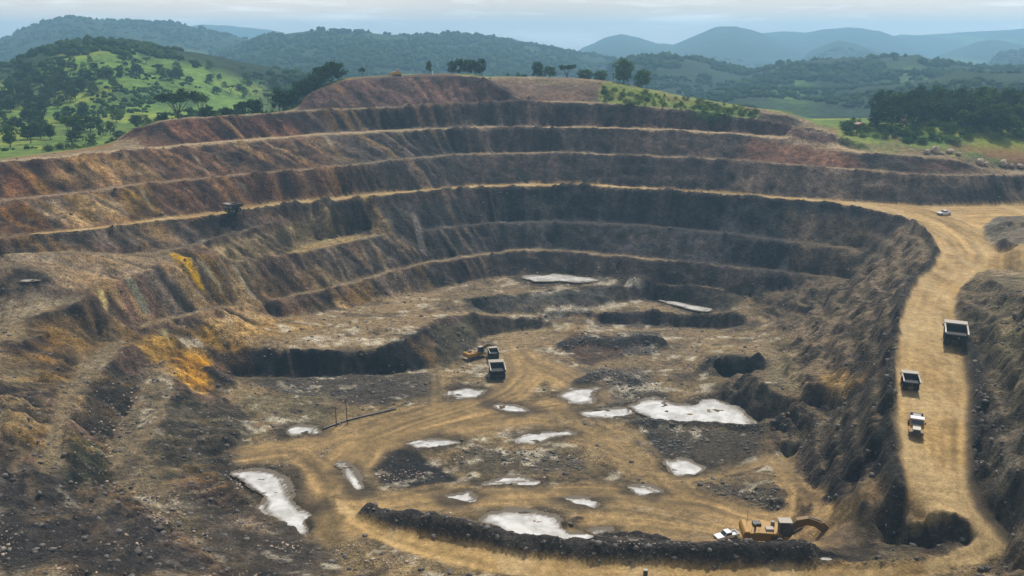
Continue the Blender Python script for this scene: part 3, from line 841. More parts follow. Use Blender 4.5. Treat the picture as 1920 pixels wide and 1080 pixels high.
for pix in ([(1686, 970), (1700, 968), (1706, 990), (1712, 1008), (1700, 1020), (1688, 1018), (1694, 1000), (1684, 988)], [(1653, 906), (1662, 908), (1672, 930), (1662, 932)], [(1854, 768), (1868, 772), (1866, 792), (1855, 788)], [(1510, 1052), (1560, 1044), (1606, 1050), (1560, 1060)],
            [(1030, 512), (1180, 524), (1230, 532), (1120, 534), (960, 526)], [(960, 592), (1100, 576), (1180, 574), (1080, 586), (1000, 600)], [(500, 612), (580, 600), (600, 610), (520, 622)], [(560, 628), (700, 632), (720, 645), (600, 650)], [(340, 640), (380, 640), (385, 650), (345, 652)], [(110, 920), (130, 922), (150, 945), (125, 940)]):
    G = mixc(G, C(0.50, 0.45, 0.37), zone(pix, 1.2, 2) * 0.8 * smooth(-0.45, 0.1, n6))
seam_rng = random.Random(3)
for (xa, xb, yt, dy, dx, n_) in ((395, 700, lambda q: np.interp(q, [395, 430, 700], [482, 492, 446]), 78, 50, 15), (540, 780, lambda q: np.interp(q, [540, 780], [466, 436]), 62, 36, 6),
                                 (290, 560, lambda q: np.interp(q, [290, 560], [592, 560]), 34, 16, 9), (140, 620, lambda q: np.interp(q, [140, 620], [296, 254]), 46, 34, 13), (60, 640, lambda q: np.interp(q, [60, 640], [372, 314]), 48, 32, 13)):
    for k_ in range(n_):
        q = xa + (xb - xa) * (k_ + seam_rng.random()) / n_; w_ = seam_rng.uniform(2.5, 7); e_ = seam_rng.uniform(0.55, 1.0); t0_ = yt(q) + seam_rng.uniform(1, 10)
        c_ = seam_rng.choice([C(0.32, 0.27, 0.20), C(0.30, 0.25, 0.17), C(0.045, 0.032, 0.030), C(0.06, 0.036, 0.036), C(0.24, 0.13, 0.04), C(0.19, 0.17, 0.14)])
        G = mixc(G, c_, zone([(q, t0_), (q + w_, t0_), (q + w_ * 1.2 + dx * e_ * 0.5, t0_ + dy * e_ * 0.45), (q + w_ + dx * e_, t0_ + dy * e_), (q + dx * e_, t0_ + dy * e_), (q + dx * e_ * 0.45, t0_ + dy * e_ * 0.5)], 0.4, 1) * seam_rng.uniform(0.4, 0.75) * (0.6 + 0.4 * np.clip(n6 * 3, -1, 1)))
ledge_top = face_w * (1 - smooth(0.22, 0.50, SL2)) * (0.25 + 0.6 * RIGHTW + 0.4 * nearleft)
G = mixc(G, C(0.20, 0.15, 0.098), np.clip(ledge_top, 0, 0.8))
fl = (1 - steepc) * inside * (1 - roadish)
sm = smooth(0.24, 0.42, fbm(GX / 5.0, GY / 4.0, 5, 71, 0.6) + 0.30 * fbm(GX / 40, GY / 40, 3, 72))
floorz = 1 - smooth(CZ - 94, CZ - 90, Z)
G = mixc(G, C(0.44, 0.40, 0.33), sm * fl * (0.22 + 0.5 * floorz))
dk = smooth(0.12, 0.42, fbm(GX / 9, GY / 7, 5, 73, 0.6))
G = mixc(G, C(0.060, 0.048, 0.038), 0.55 * dk * fl * floorz)

# tracks and roads
TYC = np.clip(TY_, -2.2, 2.2)
trk = C(0.215, 0.150, 0.080) * (1 + 0.24 * TYC)[..., None] * (1 + 0.22 * n6)[..., None]
tm = np.clip(TRACKM * (0.85 + 0.35 * TYC * 0.5), 0, 1)[..., None]
G = G * (1 - tm) + trk * tm
edge_d = smooth(0.15, 0.9, blur(ROAD, 14))
rd = C(0.270, 0.188, 0.096) * (1 + 0.20 * TYC)[..., None] * (1 + 0.16 * n6 + 0.14 * n5)[..., None]
rd = mixc(rd, C(0.33, 0.25, 0.15), 0.75 * smooth(-0.25, 0.4, fbm(GX / 6, GY / 18, 4, 74)))
rm = smooth(0.25, 0.75, ROAD)[..., None]
far_dim = (1 - 0.15 * (1 - edge_d))[..., None]
G = G * (1 - rm) + rd * far_dim * rm
for pix, c, st in [([(1590, 965), (1640, 938), (1690, 955), (1720, 985), (1700, 1025), (1620, 1045), (1560, 1035)], C(0.062, 0.048, 0.036), 0.85), ([(1690, 935), (1770, 962), (1829, 998), (1790, 1036), (1720, 1030), (1690, 985)], C(0.050, 0.040, 0.032), 0.8),  # hairpin cut: shade of the camera-facing slope painted dark brown
                   ([(1500, 1036), (1620, 1046), (1740, 1040), (1680, 1054), (1560, 1056)], C(0.065, 0.052, 0.042), 0.7), ([(1640, 1000), (1700, 1006), (1690, 1024), (1640, 1022)], C(0.17, 0.135, 0.09), 0.6),
                   ([(1540, 1000), (1600, 990), (1610, 1015), (1550, 1025)], C(0.16, 0.12, 0.085), 0.6)]:
    G = mixc(G, c, zone(pix, 0.8, 3) * st * (1 - 0.75 * rm[..., 0]))
for pix, c, st in [([(0, 880), (90, 890), (230, 970), (330, 1040), (390, 1080), (0, 1080)], C(0.034, 0.030, 0.031), 0.7), ([(390, 1000), (520, 1000), (600, 1040), (560, 1080), (430, 1080)], C(0.042, 0.036, 0.036), 0.55),
                   ([(285, 800), (330, 740), (470, 775), (450, 840), (420, 890), (310, 890), (280, 850)], C(0.050, 0.044, 0.034), 0.55), ([(150, 752), (208, 686), (262, 716), (230, 776), (196, 836), (152, 790)], C(0.045, 0.036, 0.030), 0.6)]:
    G = mixc(G, c, zone(pix, 1.3, 6) * st * (0.7 + 0.3 * np.clip(3 * n6, -1, 1)))
# thin pale lips along the second bench and the right-hand junction
for Lw, wdt, c, st in ((L2, 5.0, C(0.36, 0.28, 0.19), 0.8), (L3, 3.0, C(0.27, 0.20, 0.14), 0.65)):
    d, _, _ = dist_line(Lw, 14)
    G = mixc(G, c, st * (1 - smooth(wdt * 0.5, wdt * 1.4, d)) * (1 - smooth(0.25, 0.5, SLOPE)))
# bund: dark coarse rock, its backlit shade also put into the colour
bm_ = smooth(0.35, 1.1, BUND)
G = mixc(G, C(0.048, 0.044, 0.045) , bm_ * 0.9)
# haul road edges: ditch on the right, painted slope shadow on the left
for Lw, wdt, c, st in ((wl(road_right[1:10]), 2.2, C(0.045, 0.037, 0.030), 0.85), (wl(road_left[5:15]), 1.4, C(0.05, 0.042, 0.034), 0.6)):
    d, _, _ = dist_line(Lw, 14)
    G = mixc(G, c, st * (1 - smooth(wdt * 0.5, wdt * 1.3, d + 0.8 * WX)))
# wet mud round the puddles
wetm = np.zeros((NY, NX))
for _k, wp_, _l in PUD:
    d_, _, _ = dist_line(np.vstack([wp_, wp_[:1]])[:, :2], 12)
    wetm = np.maximum(wetm, 1 - smooth(0.5, 5.5, d_ + 3.5 * WX))
G = mixc(G, C(0.058, 0.047, 0.036), 0.8 * wetm * (1 - rm[..., 0]))
# soil and grass outside the rim
outm = smooth(-6, 10, GR - RIMR + 5 * n5)
grass = C(0.11, 0.165, 0.040) * (1 + 0.4 * n6)[..., None]
grass = mixc(grass, C(0.24, 0.25, 0.05), 0.6 * smooth(0.0, 0.45, fbm(GX / 16, GY / 16, 4, 75)))
redm = smooth(-0.05, 0.35, fbm(GX / 20, GY / 20, 4, 76)) * (1 - smooth(8, 22, GR - RIMR))
grass = mixc(grass, C(0.21, 0.115, 0.06), redm * 0.9)
G = G * (1 - outm[..., None]) + grass * outm[..., None]
lumg = G.mean(-1, keepdims=True)
G = G * np.clip((lumg / 0.11), 0.2, 2.2) ** 0.38
G = G.mean(-1, keepdims=True) + (G - G.mean(-1, keepdims=True)) * 1.2
for pix, c, st in [([(1130, 158), (1230, 168), (1320, 186), (1400, 204), (1420, 216), (1330, 210), (1240, 203), (1150, 196), (1120, 186)], C(0.20, 0.26, 0.035), 0.9), ([(1300, 200), (1420, 214), (1400, 224), (1290, 212)], C(0.10, 0.19, 0.04), 0.85),
                   ([(1560, 236), (1640, 262), (1700, 286), (1660, 288), (1580, 262)], C(0.20, 0.26, 0.04), 0.8), ([(1230, 172), (1280, 184), (1300, 196), (1250, 186)], C(0.34, 0.20, 0.10), 0.7)]:
    G = mixc(G, c, zone(pix, 1.0, 4) * st * (0.75 + 0.25 * np.sign(n6)))
G = np.clip(G * np.array((0.84, 0.83, 0.76)), 0.010, 0.75)
ROUGHM = np.maximum(np.clip(1 - roadish * 0.85, 0.1, 1), bundm) * (1 - 0.6 * outm)


def ground_z(x, y):
    return float(samp(ZF, np.array([x]), np.array([y]))[0])


def gp(px, py):
    """where a thing standing at this pixel meets the finished ground"""
    return hit(px, py, ZF)


# ------------------------------------------------------------------ materials
def mat(name, build):
    m = bpy.data.materials.new(name)
    m.use_nodes = True
    t = NT(m.node_tree)
    t.n.clear()
    build(t)
    return m


def principled(t, **kw):
    b = t.new('ShaderNodeBsdfPrincipled')
    for k, v in kw.items():
        t.put(b.inputs[k.replace('_', ' ')], v)
    t.new('ShaderNodeOutputMaterial', {'Surface': b.outputs[0]})
    return b


def pit_mat(t):
    at = t.new('ShaderNodeAttribute', attribute_name='Col')
    ar = t.new('ShaderNodeAttribute', attribute_name='Rough')
    tcn = t.new('ShaderNodeTexCoord')
    o = tcn.outputs['Object']
    nA = t.noise(o, 0.55, 9, 0.68)
    nB = t.noise(o, 2.2, 6, 0.7)
    m1 = t.maprange(nA, 0.30, 0.70, 0.30, 1.70)
    m2 = t.maprange(nB, 0.25, 0.75, 0.45, 1.55)
    f = t.math('MULTIPLY', m1, m2)
    f = t.math('ADD', t.math('MULTIPLY', t.math('SUBTRACT', f, 1.0), t.maprange(ar.outputs['Fac'], 0, 1, 0.42, 1.0)), 1.0)
    vm = t.new('ShaderNodeVectorMath', operation='SCALE')
    t.l.new(at.outputs['Color'], vm.inputs[0]); t.l.new(f, vm.inputs['Scale'])
    vo = t.new('ShaderNodeTexVoronoi', {'Scale': 0.75, 'Randomness': 1.0}, feature='DISTANCE_TO_EDGE')
    wob = t.new('ShaderNodeVectorMath', operation='ADD')
    nv = t.new('ShaderNodeTexNoise', {'Scale': 0.8, 'Detail': 3.0})
    t.l.new(o, nv.inputs['Vector'])
    t.l.new(o, wob.inputs[0]); t.l.new(nv.outputs['Color'], wob.inputs[1]); t.l.new(wob.outputs[0], vo.inputs['Vector'])
    crack = t.maprange(vo.outputs['Distance'], 0.0, 0.16, 0.0, 1.0)
    fleck = t.noise(o, 0.9, 4, 0.75)
    fl2 = t.math('MULTIPLY', t.maprange(fleck, 0.66, 0.72, 0, 0.55), ar.outputs['Fac'])
    c = t.mix(fl2, vm.outputs[0], (0.36, 0.33, 0.28, 1))
    hgt = t.math('ADD', t.math('ADD', t.math('MULTIPLY', nA, 1.3), t.math('MULTIPLY', nB, 0.4)), t.math('MULTIPLY', crack, 0.22))
    bp = t.new('ShaderNodeBump', {'Strength': t.maprange(ar.outputs['Fac'], 0, 1, 0.10, 0.85), 'Distance': 1.0, 'Height': hgt})
    principled(t, Base_Color=c, Roughness=0.92, Specular_IOR_Level=0.2, Normal=bp.outputs[0])


M = {}
M['pit'] = mat('pit_ground', pit_mat)


def land_mat(t):
    at = t.new('ShaderNodeAttribute', attribute_name='Col')
    o = t.new('ShaderNodeTexCoord').outputs['Object']
    nA = t.noise(o, 0.035, 8, 0.7)
    nB = t.noise(o, 0.16, 5, 0.7)
    f = t.math('MULTIPLY', t.maprange(nA, 0.3, 0.7, 0.55, 1.45), t.maprange(nB, 0.3, 0.7, 0.5, 1.5))
    vm = t.new('ShaderNodeVectorMath', operation='SCALE')
    t.l.new(at.outputs['Color'], vm.inputs[0]); t.l.new(f, vm.inputs['Scale'])
    bp = t.new('ShaderNodeBump', {'Strength': 0.9, 'Distance': 6.0, 'Height': t.math('ADD', nA, t.math('MULTIPLY', nB, 0.5))})
    principled(t, Base_Color=vm.outputs[0], Roughness=0.95, Specular_IOR_Level=0.1, Normal=bp.outputs[0])


M['land'] = mat('wooded_land', land_mat)


def plain(name, col, rough=0.6, var=0.25, scale=1.5, metal=0.0, spec=0.3, bump=0.0):
    def b(t):
        o = t.new('ShaderNodeTexCoord').outputs['Object']
        n = t.noise(o, scale, 6, 0.65)
        k = t.maprange(n, 0.3, 0.7, 1 - var, 1 + var)
        vm = t.new('ShaderNodeVectorMath', operation='SCALE')
        vm.inputs[0].default_value = col
        t.l.new(k, vm.inputs['Scale'])
        kw = dict(Base_Color=vm.outputs[0], Roughness=rough, Metallic=metal, Specular_IOR_Level=spec)
        if bump:
            kw['Normal'] = t.new('ShaderNodeBump', {'Strength': 0.6, 'Distance': bump, 'Height': n}).outputs[0]
        principled(t, **kw)
    return mat(name, b)


def paint(name, col, dust=0.45, rough=0.5):
    """worn machine paint under road dust"""
    def b(t):
        tcn = t.new('ShaderNodeTexCoord')
        g = t.new('ShaderNodeNewGeometry')
        n = t.noise(tcn.outputs['Object'], 1.1, 6, 0.7)
        sx = t.new('ShaderNodeSeparateXYZ', {0: g.outputs['Normal']})
        up = t.maprange(sx.outputs['Z'], 0.0, 0.9, 0.15, 0.8)
        d = t.math('MULTIPLY', t.maprange(n, 0.35, 0.65, 0.3, 1.2), t.math('MULTIPLY', up, dust * 1.4), clamp=True)
        c = t.mix(d, (*col, 1), (0.34, 0.27, 0.19, 1))
        principled(t, Base_Color=c, Roughness=rough, Specular_IOR_Level=0.4)
    return mat(name, b)


M['yellow'] = paint('yellow_paint', (0.50, 0.27, 0.03), 0.5)
M['ochre'] = paint('ochre_paint', (0.36, 0.180, 0.010), 0.10)
M['boom'] = paint('shaded_ochre_paint', (0.17, 0.088, 0.012), 0.12)  # boom and stick: shaded side painted in as a darker ochre
M['ochre_dark'] = paint('dusty_brown_steel', (0.16, 0.10, 0.04), 0.5)
M['offwhite'] = paint('off_white_paint', (0.34, 0.31, 0.265), 0.5)
M['white'] = paint('white_paint', (0.80, 0.80, 0.79), 0.12, 0.3)
M['olive'] = paint('olive_paint', (0.10, 0.10, 0.045), 0.3)
M['cream'] = paint('cream_paint', (0.46, 0.42, 0.32), 0.4)
M['grey'] = paint('grey_paint', (0.20, 0.20, 0.20), 0.4)
M['bed'] = plain('shaded_bed_steel', (0.030, 0.028, 0.028), 0.7, 0.4, 1.5)  # dump body: shadow inside the bed painted as near-black steel
M['dark'] = paint('dark_steel', (0.035, 0.035, 0.036), 0.25, 0.6)
M['tyre'] = plain('tyre_rubber', (0.022, 0.021, 0.020), 0.85, 0.3, 3)
M['glass'] = plain('dark_glass', (0.02, 0.025, 0.03), 0.08, 0.1, 1, 0, 0.8)
M['lamp'] = plain('lamp_lens', (0.7, 0.7, 0.65), 0.2, 0.1)
M['rock'] = plain('rubble_rock', (0.13, 0.115, 0.10), 0.9, 0.55, 0.35, 0, 0.2, 0.2)
M['palerock'] = plain('pale_rock', (0.40, 0.30, 0.22), 0.9, 0.45, 0.5, 0, 0.2, 0.3)
M['bark'] = plain('bark', (0.075, 0.058, 0.042), 0.9, 0.4, 2)
M['timber'] = plain('weathered_timber', (0.12, 0.075, 0.05), 0.9, 0.4, 2)
M['pipe'] = plain('black_pipe', (0.02, 0.02, 0.022), 0.5, 0.2)
M['tin'] = plain('rusty_sheet', (0.25, 0.12, 0.085), 0.6, 0.4, 1.5)


def leaf_mat(name, a, b_, scale=0.35):
    def b(t):
        o = t.new('ShaderNodeTexCoord').outputs['Object']
        n = t.noise(o, scale, 4, 0.6)
        c = t.mix(t.maprange(n, 0.35, 0.65), (*a, 1), (*b_, 1))
        d = t.new('ShaderNodeBsdfDiffuse', {'Color': c})
        tr = t.new('ShaderNodeBsdfTranslucent', {'Color': c})
        mx = t.new('ShaderNodeMixShader', {0: 0.3, 1: d.outputs[0], 2: tr.outputs[0]})
        t.new('ShaderNodeOutputMaterial', {'Surface': mx.outputs[0]})
    return mat(name, b)


M['leaf_dark'] = leaf_mat('dark_leaves', (0.020, 0.042, 0.014), (0.045, 0.085, 0.022))
M['leaf_mid'] = leaf_mat('green_leaves', (0.045, 0.085, 0.020), (0.085, 0.15, 0.030))
M['leaf_pale'] = leaf_mat('yellow_green_leaves', (0.09, 0.15, 0.025), (0.16, 0.22, 0.04))
M['leaf_scrub'] = leaf_mat('scrub_leaves', (0.022, 0.055, 0.016), (0.060, 0.115, 0.024), 0.03)
M['leaf_far'] = leaf_mat('wood_canopy', (0.026, 0.056, 0.018), (0.062, 0.105, 0.028), 0.03)


def water_mat(t):
    o = t.new('ShaderNodeTexCoord').outputs['Object']
    sh = t.new('ShaderNodeAttribute', attribute_name='Shore').outputs['Fac']
    n = t.noise(o, 0.22, 5, 0.6, 0.6)
    n2 = t.noise(o, 3.0, 3, 0.6)
    silt = t.noise(o, 0.5, 7, 0.7, 0.8)
    k = t.math('ADD', sh, t.math('MULTIPLY', t.math('SUBTRACT', silt, 0.5), 1.1))
    deep = t.mix(t.maprange(n, 0.40, 0.60), (0.42, 0.40, 0.35, 1), (0.64, 0.62, 0.58, 1))
    c = t.mix(t.maprange(k, 0.05, 0.60), (0.13, 0.105, 0.075, 1), deep)
    bp = t.new('ShaderNodeBump', {'Strength': 0.06, 'Distance': 0.05, 'Height': n2})
    principled(t, Base_Color=c, Roughness=t.maprange(k, 0.06, 0.42, 0.75, 0.10), Specular_IOR_Level=t.maprange(k, 0.06, 0.42, 0.15, 0.75), Normal=bp.outputs[0])


M['water'] = mat('milky_water', water_mat)


# ------------------------------------------------------------------ mesh helpers
def mesh_from(name, verts, faces_flat, nper, smooth_=False):
    me = bpy.data.meshes.new(name)
    nv = len(verts); nf = len(faces_flat) // nper
    me.vertices.add(nv)
    me.vertices.foreach_set('co', np.asarray(verts, np.float32).ravel())
    me.loops.add(nf * nper)
    me.loops.foreach_set('vertex_index', np.asarray(faces_flat, np.int32).ravel())
    me.polygons.add(nf)
    me.polygons.foreach_set('loop_start', np.arange(0, nf * nper, nper, dtype=np.int32))
    me.polygons.foreach_set('loop_total', np.full(nf, nper, np.int32))
    me.update(calc_edges=True)
    if smooth_:
        me.polygons.foreach_set('use_smooth', np.ones(nf, bool))
    return me


def link(name, me, parent=None, m=None):
    o = bpy.data.objects.new(name, me)
    COL.objects.link(o)
    if m is not None:
        if me.materials: me.materials[0] = m
        else: me.materials.append(m)
    if parent: o.parent = parent
    return o


def add_attr(me, name, arr, kind):
    a = me.attributes.new(name, kind, 'POINT')
    if kind == 'FLOAT_COLOR':
        rgba = np.ones((len(arr), 4), np.float32); rgba[:, :3] = arr
        a.data.foreach_set('color', rgba.ravel())
    else:
        a.data.foreach_set('value', np.asarray(arr, np.float32))


# ------------------------------------------------------------------ ground sheets (one polar fan, near part and far part share their edge)
NA = 980
AZ = np.linspace(R(-44), R(44), NA)
r_near = np.exp(np.linspace(math.log(98), math.log(545), 640))
r_in = np.linspace(10, 98, 14)[:-1]
r_pit = np.concatenate([r_in, r_near])
r_far = np.concatenate([545 * np.exp(np.linspace(0, math.log(2.2), 120)), 545 * 2.2 * np.exp(np.linspace(0, math.log(7300 / (545 * 2.2)), 230))[1:]])


def polar(rs):
    RR, AA = np.meshgrid(rs, AZ, indexing='ij')
    return RR * np.sin(AA), RR * np.cos(AA), RR, AA


def grid_faces(nr, na):
    i = np.arange(nr - 1)[:, None] * na + np.arange(na - 1)[None, :]
    return np.stack([i, i + 1, i + 1 + na, i + na], -1)[..., ::-1].ravel()


x, y, rr, aa = polar(r_pit)
zz = samp(ZF, x, y)
ins = samp(inside, x, y); cl = samp(calm, x, y); stp = samp(steep, x, y); rg = samp(rugged, x, y)
zz = zz + ins * cl * fbm(x / 1.3, y / 1.3, 4, 91) * 0.22 * (0.5 + stp) * rg
zo = outer(x, y)
bl = np.maximum(smooth(500, 540, rr), smooth(255, 285, np.abs(x)))
zz = zz * (1 - bl) + zo * bl
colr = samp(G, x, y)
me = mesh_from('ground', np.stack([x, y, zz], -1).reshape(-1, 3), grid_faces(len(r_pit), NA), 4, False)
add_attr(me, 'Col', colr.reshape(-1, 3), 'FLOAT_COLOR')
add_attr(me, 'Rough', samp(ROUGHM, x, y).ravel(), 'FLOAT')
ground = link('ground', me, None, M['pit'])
tag(ground, kind='structure')

# far land
x, y, rr, aa = polar(r_far)
zz = outer(x, y)
deg = np.degrees(aa)
forest = C(0.020, 0.038, 0.014) * (1 + 0.35 * fbm(x / 120, y / 120, 4, 101))[..., None]
mead = smooth(-13.5, -17, deg) * smooth(440, 500, rr) * (1 - smooth(775, 835, rr + 80 * fbm(aa * 25, aa * 0, 3, 102) + 30 * fbm(x / 60, y / 60, 4, 103)))
mcol = np.zeros(forest.shape) + C(0.115, 0.195, 0.036)
mcol = mixc(mcol, C(0.18, 0.225, 0.035), smooth(-0.05, 0.4, fbm(x / 70, y / 45, 4, 104)))
mcol = mixc(mcol, C(0.045, 0.090, 0.030), 0.8 * smooth(0.05, 0.4, fbm(x / 28, y / 60, 5, 105)))
lc = mixc(forest, mcol, mead)
clear = smooth(0.32, 0.5, fbm(x / 260, y / 420, 4, 106)) * smooth(700, 1200, rr)
lc = mixc(lc, C(0.085, 0.145, 0.035), 0.7 * clear)
for (px, py, D, sa, sr_, c) in [(1490, 150, 1120, 0.018, 170, C(0.12, 0.22, 0.04)), (1420, 150, 1180, 0.016, 120, C(0.16, 0.13, 0.08)), (1700, 152, 1250, 0.03, 120, C(0.08, 0.13, 0.035)), (30, 105, 1050, 0.02, 130, C(0.12, 0.2, 0.05))]:
    a0, _ = elev(px, py)
    m = np.exp(-((aa - a0) / sa) ** 2 - ((rr - D) / sr_) ** 2)
    lc = mixc(lc, c, np.clip(m * (1 + 0.6 * fbm(x / 40, y / 40, 3, 107)), 0, 1) * 0.9)
lc = np.clip(lc, 0.008, 0.5)
me = mesh_from('hills', np.stack([x, y, zz], -1).reshape(-1, 3), grid_faces(len(r_far), NA), 4, True)
add_attr(me, 'Col', lc.reshape(-1, 3), 'FLOAT_COLOR')
hills = link('hills', me, None, M['land'])
tag(hills, kind='structure')


def land_z(x, y):
    r = math.hypot(x, y)
    if r > 545 or abs(x) > 280:
        return float(outer(np.array([x]), np.array([y]))[0])
    b = max(float(smooth(500, 540, np.array([r]))[0]), float(smooth(255, 285, np.array([abs(x)]))[0]))
    return ground_z(x, y) * (1 - b) + float(outer(np.array([x]), np.array([y]))[0]) * b


# ------------------------------------------------------------------ standing water
for kind, wpts, lvl in PUD:
    m = inpoly(wpts, 1.3)
    big_ = blur(m, 5) > 0.06
    d, _, _ = dist_line(np.vstack([wpts, wpts[:1]])[:, :2] , 30)
    d = np.where(blur(m, 1) > 0.5, d, -np.minimum(d, 5))
    jj, ii = np.nonzero(big_)
    if len(jj) < 4: continue
    corner = {}
    vs, fs, shore = [], [], []
    for a, b in zip(jj, ii):
        f = []
        for da, db in ((0, 0), (0, 1), (1, 1), (1, 0)):
            key = (a + da, b + db)
            if key not in corner:
                corner[key] = len(vs)
                vs.append((X0 + key[1] * CS, Y0 + key[0] * CS, 0.0))
                shore.append(float(d[min(key[0], NY - 1), min(key[1], NX - 1)]))
            f.append(corner[key])
        fs.extend(f)
    vs = np.array(vs); c = vs.mean(0)
    reach = max(1.4, min(3.6, 0.5 * max(shore)))
    me = mesh_from('pit_water', vs - c, fs, 4, True)
    add_attr(me, 'Shore', np.clip(np.array(shore) / reach, -0.3, 1), 'FLOAT')
    o = link('pit_water', me, None, M['water'])
    o.location = (c[0], c[1], lvl)
    tag(o, kind='structure')


# ------------------------------------------------------------------ loose rock
def ico(sub):
    bm = bmesh.new(); bmesh.ops.create_icosphere(bm, subdivisions=sub, radius=1.0)
    bm.verts.ensure_lookup_table()
    v = np.array([x.co[:] for x in bm.verts]); f = np.array([[l.index for l in x.verts] for x in bm.faces])
    bm.free()
    return v, f


ICO1, ICO2 = ico(1), ico(2)


def lumps(name, P3, size, squash, base, m, smooth_=False, jit=0.28, seed=1):
    v0, f0 = base
    rg_ = np.random.default_rng(seed)
    n = len(P3)
    v = np.repeat(v0[None], n, 0) * (1 + jit * rg_.standard_normal((n, len(v0), 1)).clip(-1.6, 1.6))
    sc = np.stack([size * rg_.uniform(0.7, 1.35, n), size * rg_.uniform(0.7, 1.35, n), size * squash * rg_.uniform(0.7, 1.3, n)], 1)
    v = v * sc[:, None, :]
    a = rg_.uniform(0, 6.283, n)[:, None]
    x = v[..., 0] * np.cos(a) - v[..., 1] * np.sin(a); y = v[..., 0] * np.sin(a) + v[..., 1] * np.cos(a)
    v = np.stack([x, y, v[..., 2]], -1) + P3[:, None, :]
    f = (f0[None] + (np.arange(n) * len(v0))[:, None, None])
    me = mesh_from(name, v.reshape(-1, 3), f.ravel(), 3, smooth_)
    return link(name, me, None, m)


rg = np.random.default_rng(5)


def scatter(n, prob, seed):
    r_ = np.random.default_rng(seed)
    p = np.clip(prob, 0, None).ravel(); p = p / p.sum()
    k = r_.choice(len(p), n, p=p)
    x = GX.ravel()[k] + r_.uniform(-.5, .5, n) * CS; y = GY.ravel()[k] + r_.uniform(-.5, .5, n) * CS
    return np.stack([x, y, samp(ZF, x, y)], 1)


inview = (np.abs(GA) < R(35)) & (GR > 120)
nearw = np.clip((190 / np.maximum(GR, 120)) ** 1.5, 0, 1.6)
heap = np.zeros((NY, NX))
for pix in ([(1060, 655), (1075, 622), (1160, 628), (1170, 670), (1110, 685)], [(1150, 625), (1235, 622), (1240, 660), (1170, 668)],
            [(1060, 690), (1200, 690), (1245, 735), (1110, 770), (1060, 740)], [(1180, 795), (1440, 800), (1400, 850), (1230, 850)],
            [(440, 712), (820, 700), (820, 740), (560, 745)], [(860, 845), (1080, 845), (1100, 880), (960, 895)], [(1260, 930), (1320, 905), (1470, 925), (1480, 965)]):
    heap = np.maximum(heap, zone(pix, 1, 4))
dens = inview * np.maximum(1 - np.clip(roadish * 1.5, 0, 1), bundm) * (1 - np.clip(PUDM * 3, 0, 1)) * inside * nearw * (0.10 + 0.5 * nearleft + 0.5 * rightbank + 0.7 * smooth(0.4, 1.2, BUND) + 2.2 * heap + 0.25 * floorz) * smooth(-0.4, 0.5, n6 + 0.4)
Pq = scatter(14000, dens, 6)
sz = 0.11 + 0.17 * rg.pareto(2.4, len(Pq)).clip(0, 3.2)
o = lumps('rubble', Pq, sz, 0.7, ICO1, M['rock'], False, 0.25, 8)
tag(o, 'loose dark broken rock strewn over the pit slopes and floor', None, None, 'stuff')
dens2 = inview * (1 - np.clip(roadish * 1.5, 0, 1)) * inside * nearw * (0.15 + 0.5 * nearleft + 0.9 * floorz + 0.6 * heap) * smooth(0.1, 0.5, fbm(GX / 8, GY / 8, 4, 79))
Pq = scatter(5000, dens2, 7)
sz = 0.10 + 0.15 * rg.pareto(2.8, len(Pq)).clip(0, 2)
o = lumps('pale_rubble', Pq, sz, 0.6, ICO1, M['palerock'], False, 0.25, 9)
tag(o, 'pale limestone chips strewn over the pit floor', None, None, 'stuff')

# boulders one can count along the right-hand rim
bspots = [(1697, 229, 2.6, 'tall tan boulder standing in front of the dark forest trees'),
          (1738, 288, 1.5, None), (1752, 286, 1.9, None), (1766, 290, 1.4, None), (1781, 287, 1.7, None), (1797, 291, 1.6, None),
          (1837, 308, 1.6, None), (1850, 311, 1.3, None), (1880, 310, 1.7, None), (1896, 313, 1.3, None), (1912, 314, 1.5, None)]
for k, (px, py, s_, lab) in enumerate(bspots):
    p = gp(px, py)
    q = np.array([[0, 0, s_ * 0.45]])
    o = lumps('boulder', q, np.array([s_]), 0.8 if lab is None else 1.4, ICO1 if k % 2 else ICO2, M['palerock'], False, 0.2, 30 + k)
    o.location = (p[0], p[1], p[2])
    if lab: tag(o, lab, 'boulder')
    elif px < 1820: tag(o, 'reddish tan boulder in the row along the grassy pit rim', 'boulder', 'row of boulders on the pit rim below the forest')
    else: tag(o, 'pale pink boulder in the sparse line at the far right rim', 'boulder', 'boulders at the right end of the pit rim')


# ------------------------------------------------------------------ trees
def leaves(centres, radii, per, size, seed, flat=1.0):
    r_ = np.random.default_rng(seed)
    vs = []
    for c, rad in zip(centres, radii):
        d = r_.standard_normal((per, 3)); d /= np.linalg.norm(d, axis=1, keepdims=True)
        p = np.array(c) + d * (rad * r_.uniform(0.45, 1.08, (per, 1))) * np.array((1, 1, flat))
        n = d * 0.6 + r_.standard_normal((per, 3)) * 0.55 + np.array((0, 0, 0.5)); n /= np.linalg.norm(n, axis=1, keepdims=True)
        t = np.cross(n, r_.standard_normal((per, 3))); t /= np.linalg.norm(t, axis=1, keepdims=True) + 1e-9
        b = np.cross(n, t)
        s_ = size * r_.uniform(0.6, 1.4, (per, 1))
        t = t * s_; b = b * s_ * 0.75
        vs.append(np.stack([p - t, p - b, p + t, p + b], 1))
    return np.concatenate(vs).reshape(-1, 3)


def limb(bm, a, b, ra, rb, n=6):
    a, b = Vector(a), Vector(b)
    d = (b - a).normalized()
    u = d.orthogonal().normalized(); v_ = d.cross(u)
    ring = lambda c, r_: [bm.verts.new(c + (u * math.cos(2 * math.pi * i / n) + v_ * math.sin(2 * math.pi * i / n)) * r_) for i in range(n)]
    A, B = ring(a, ra), ring(b, rb)
    for i in range(n):
        bm.faces.new((A[i], A[(i + 1) % n], B[(i + 1) % n], B[i]))
    bm.faces.new(B)


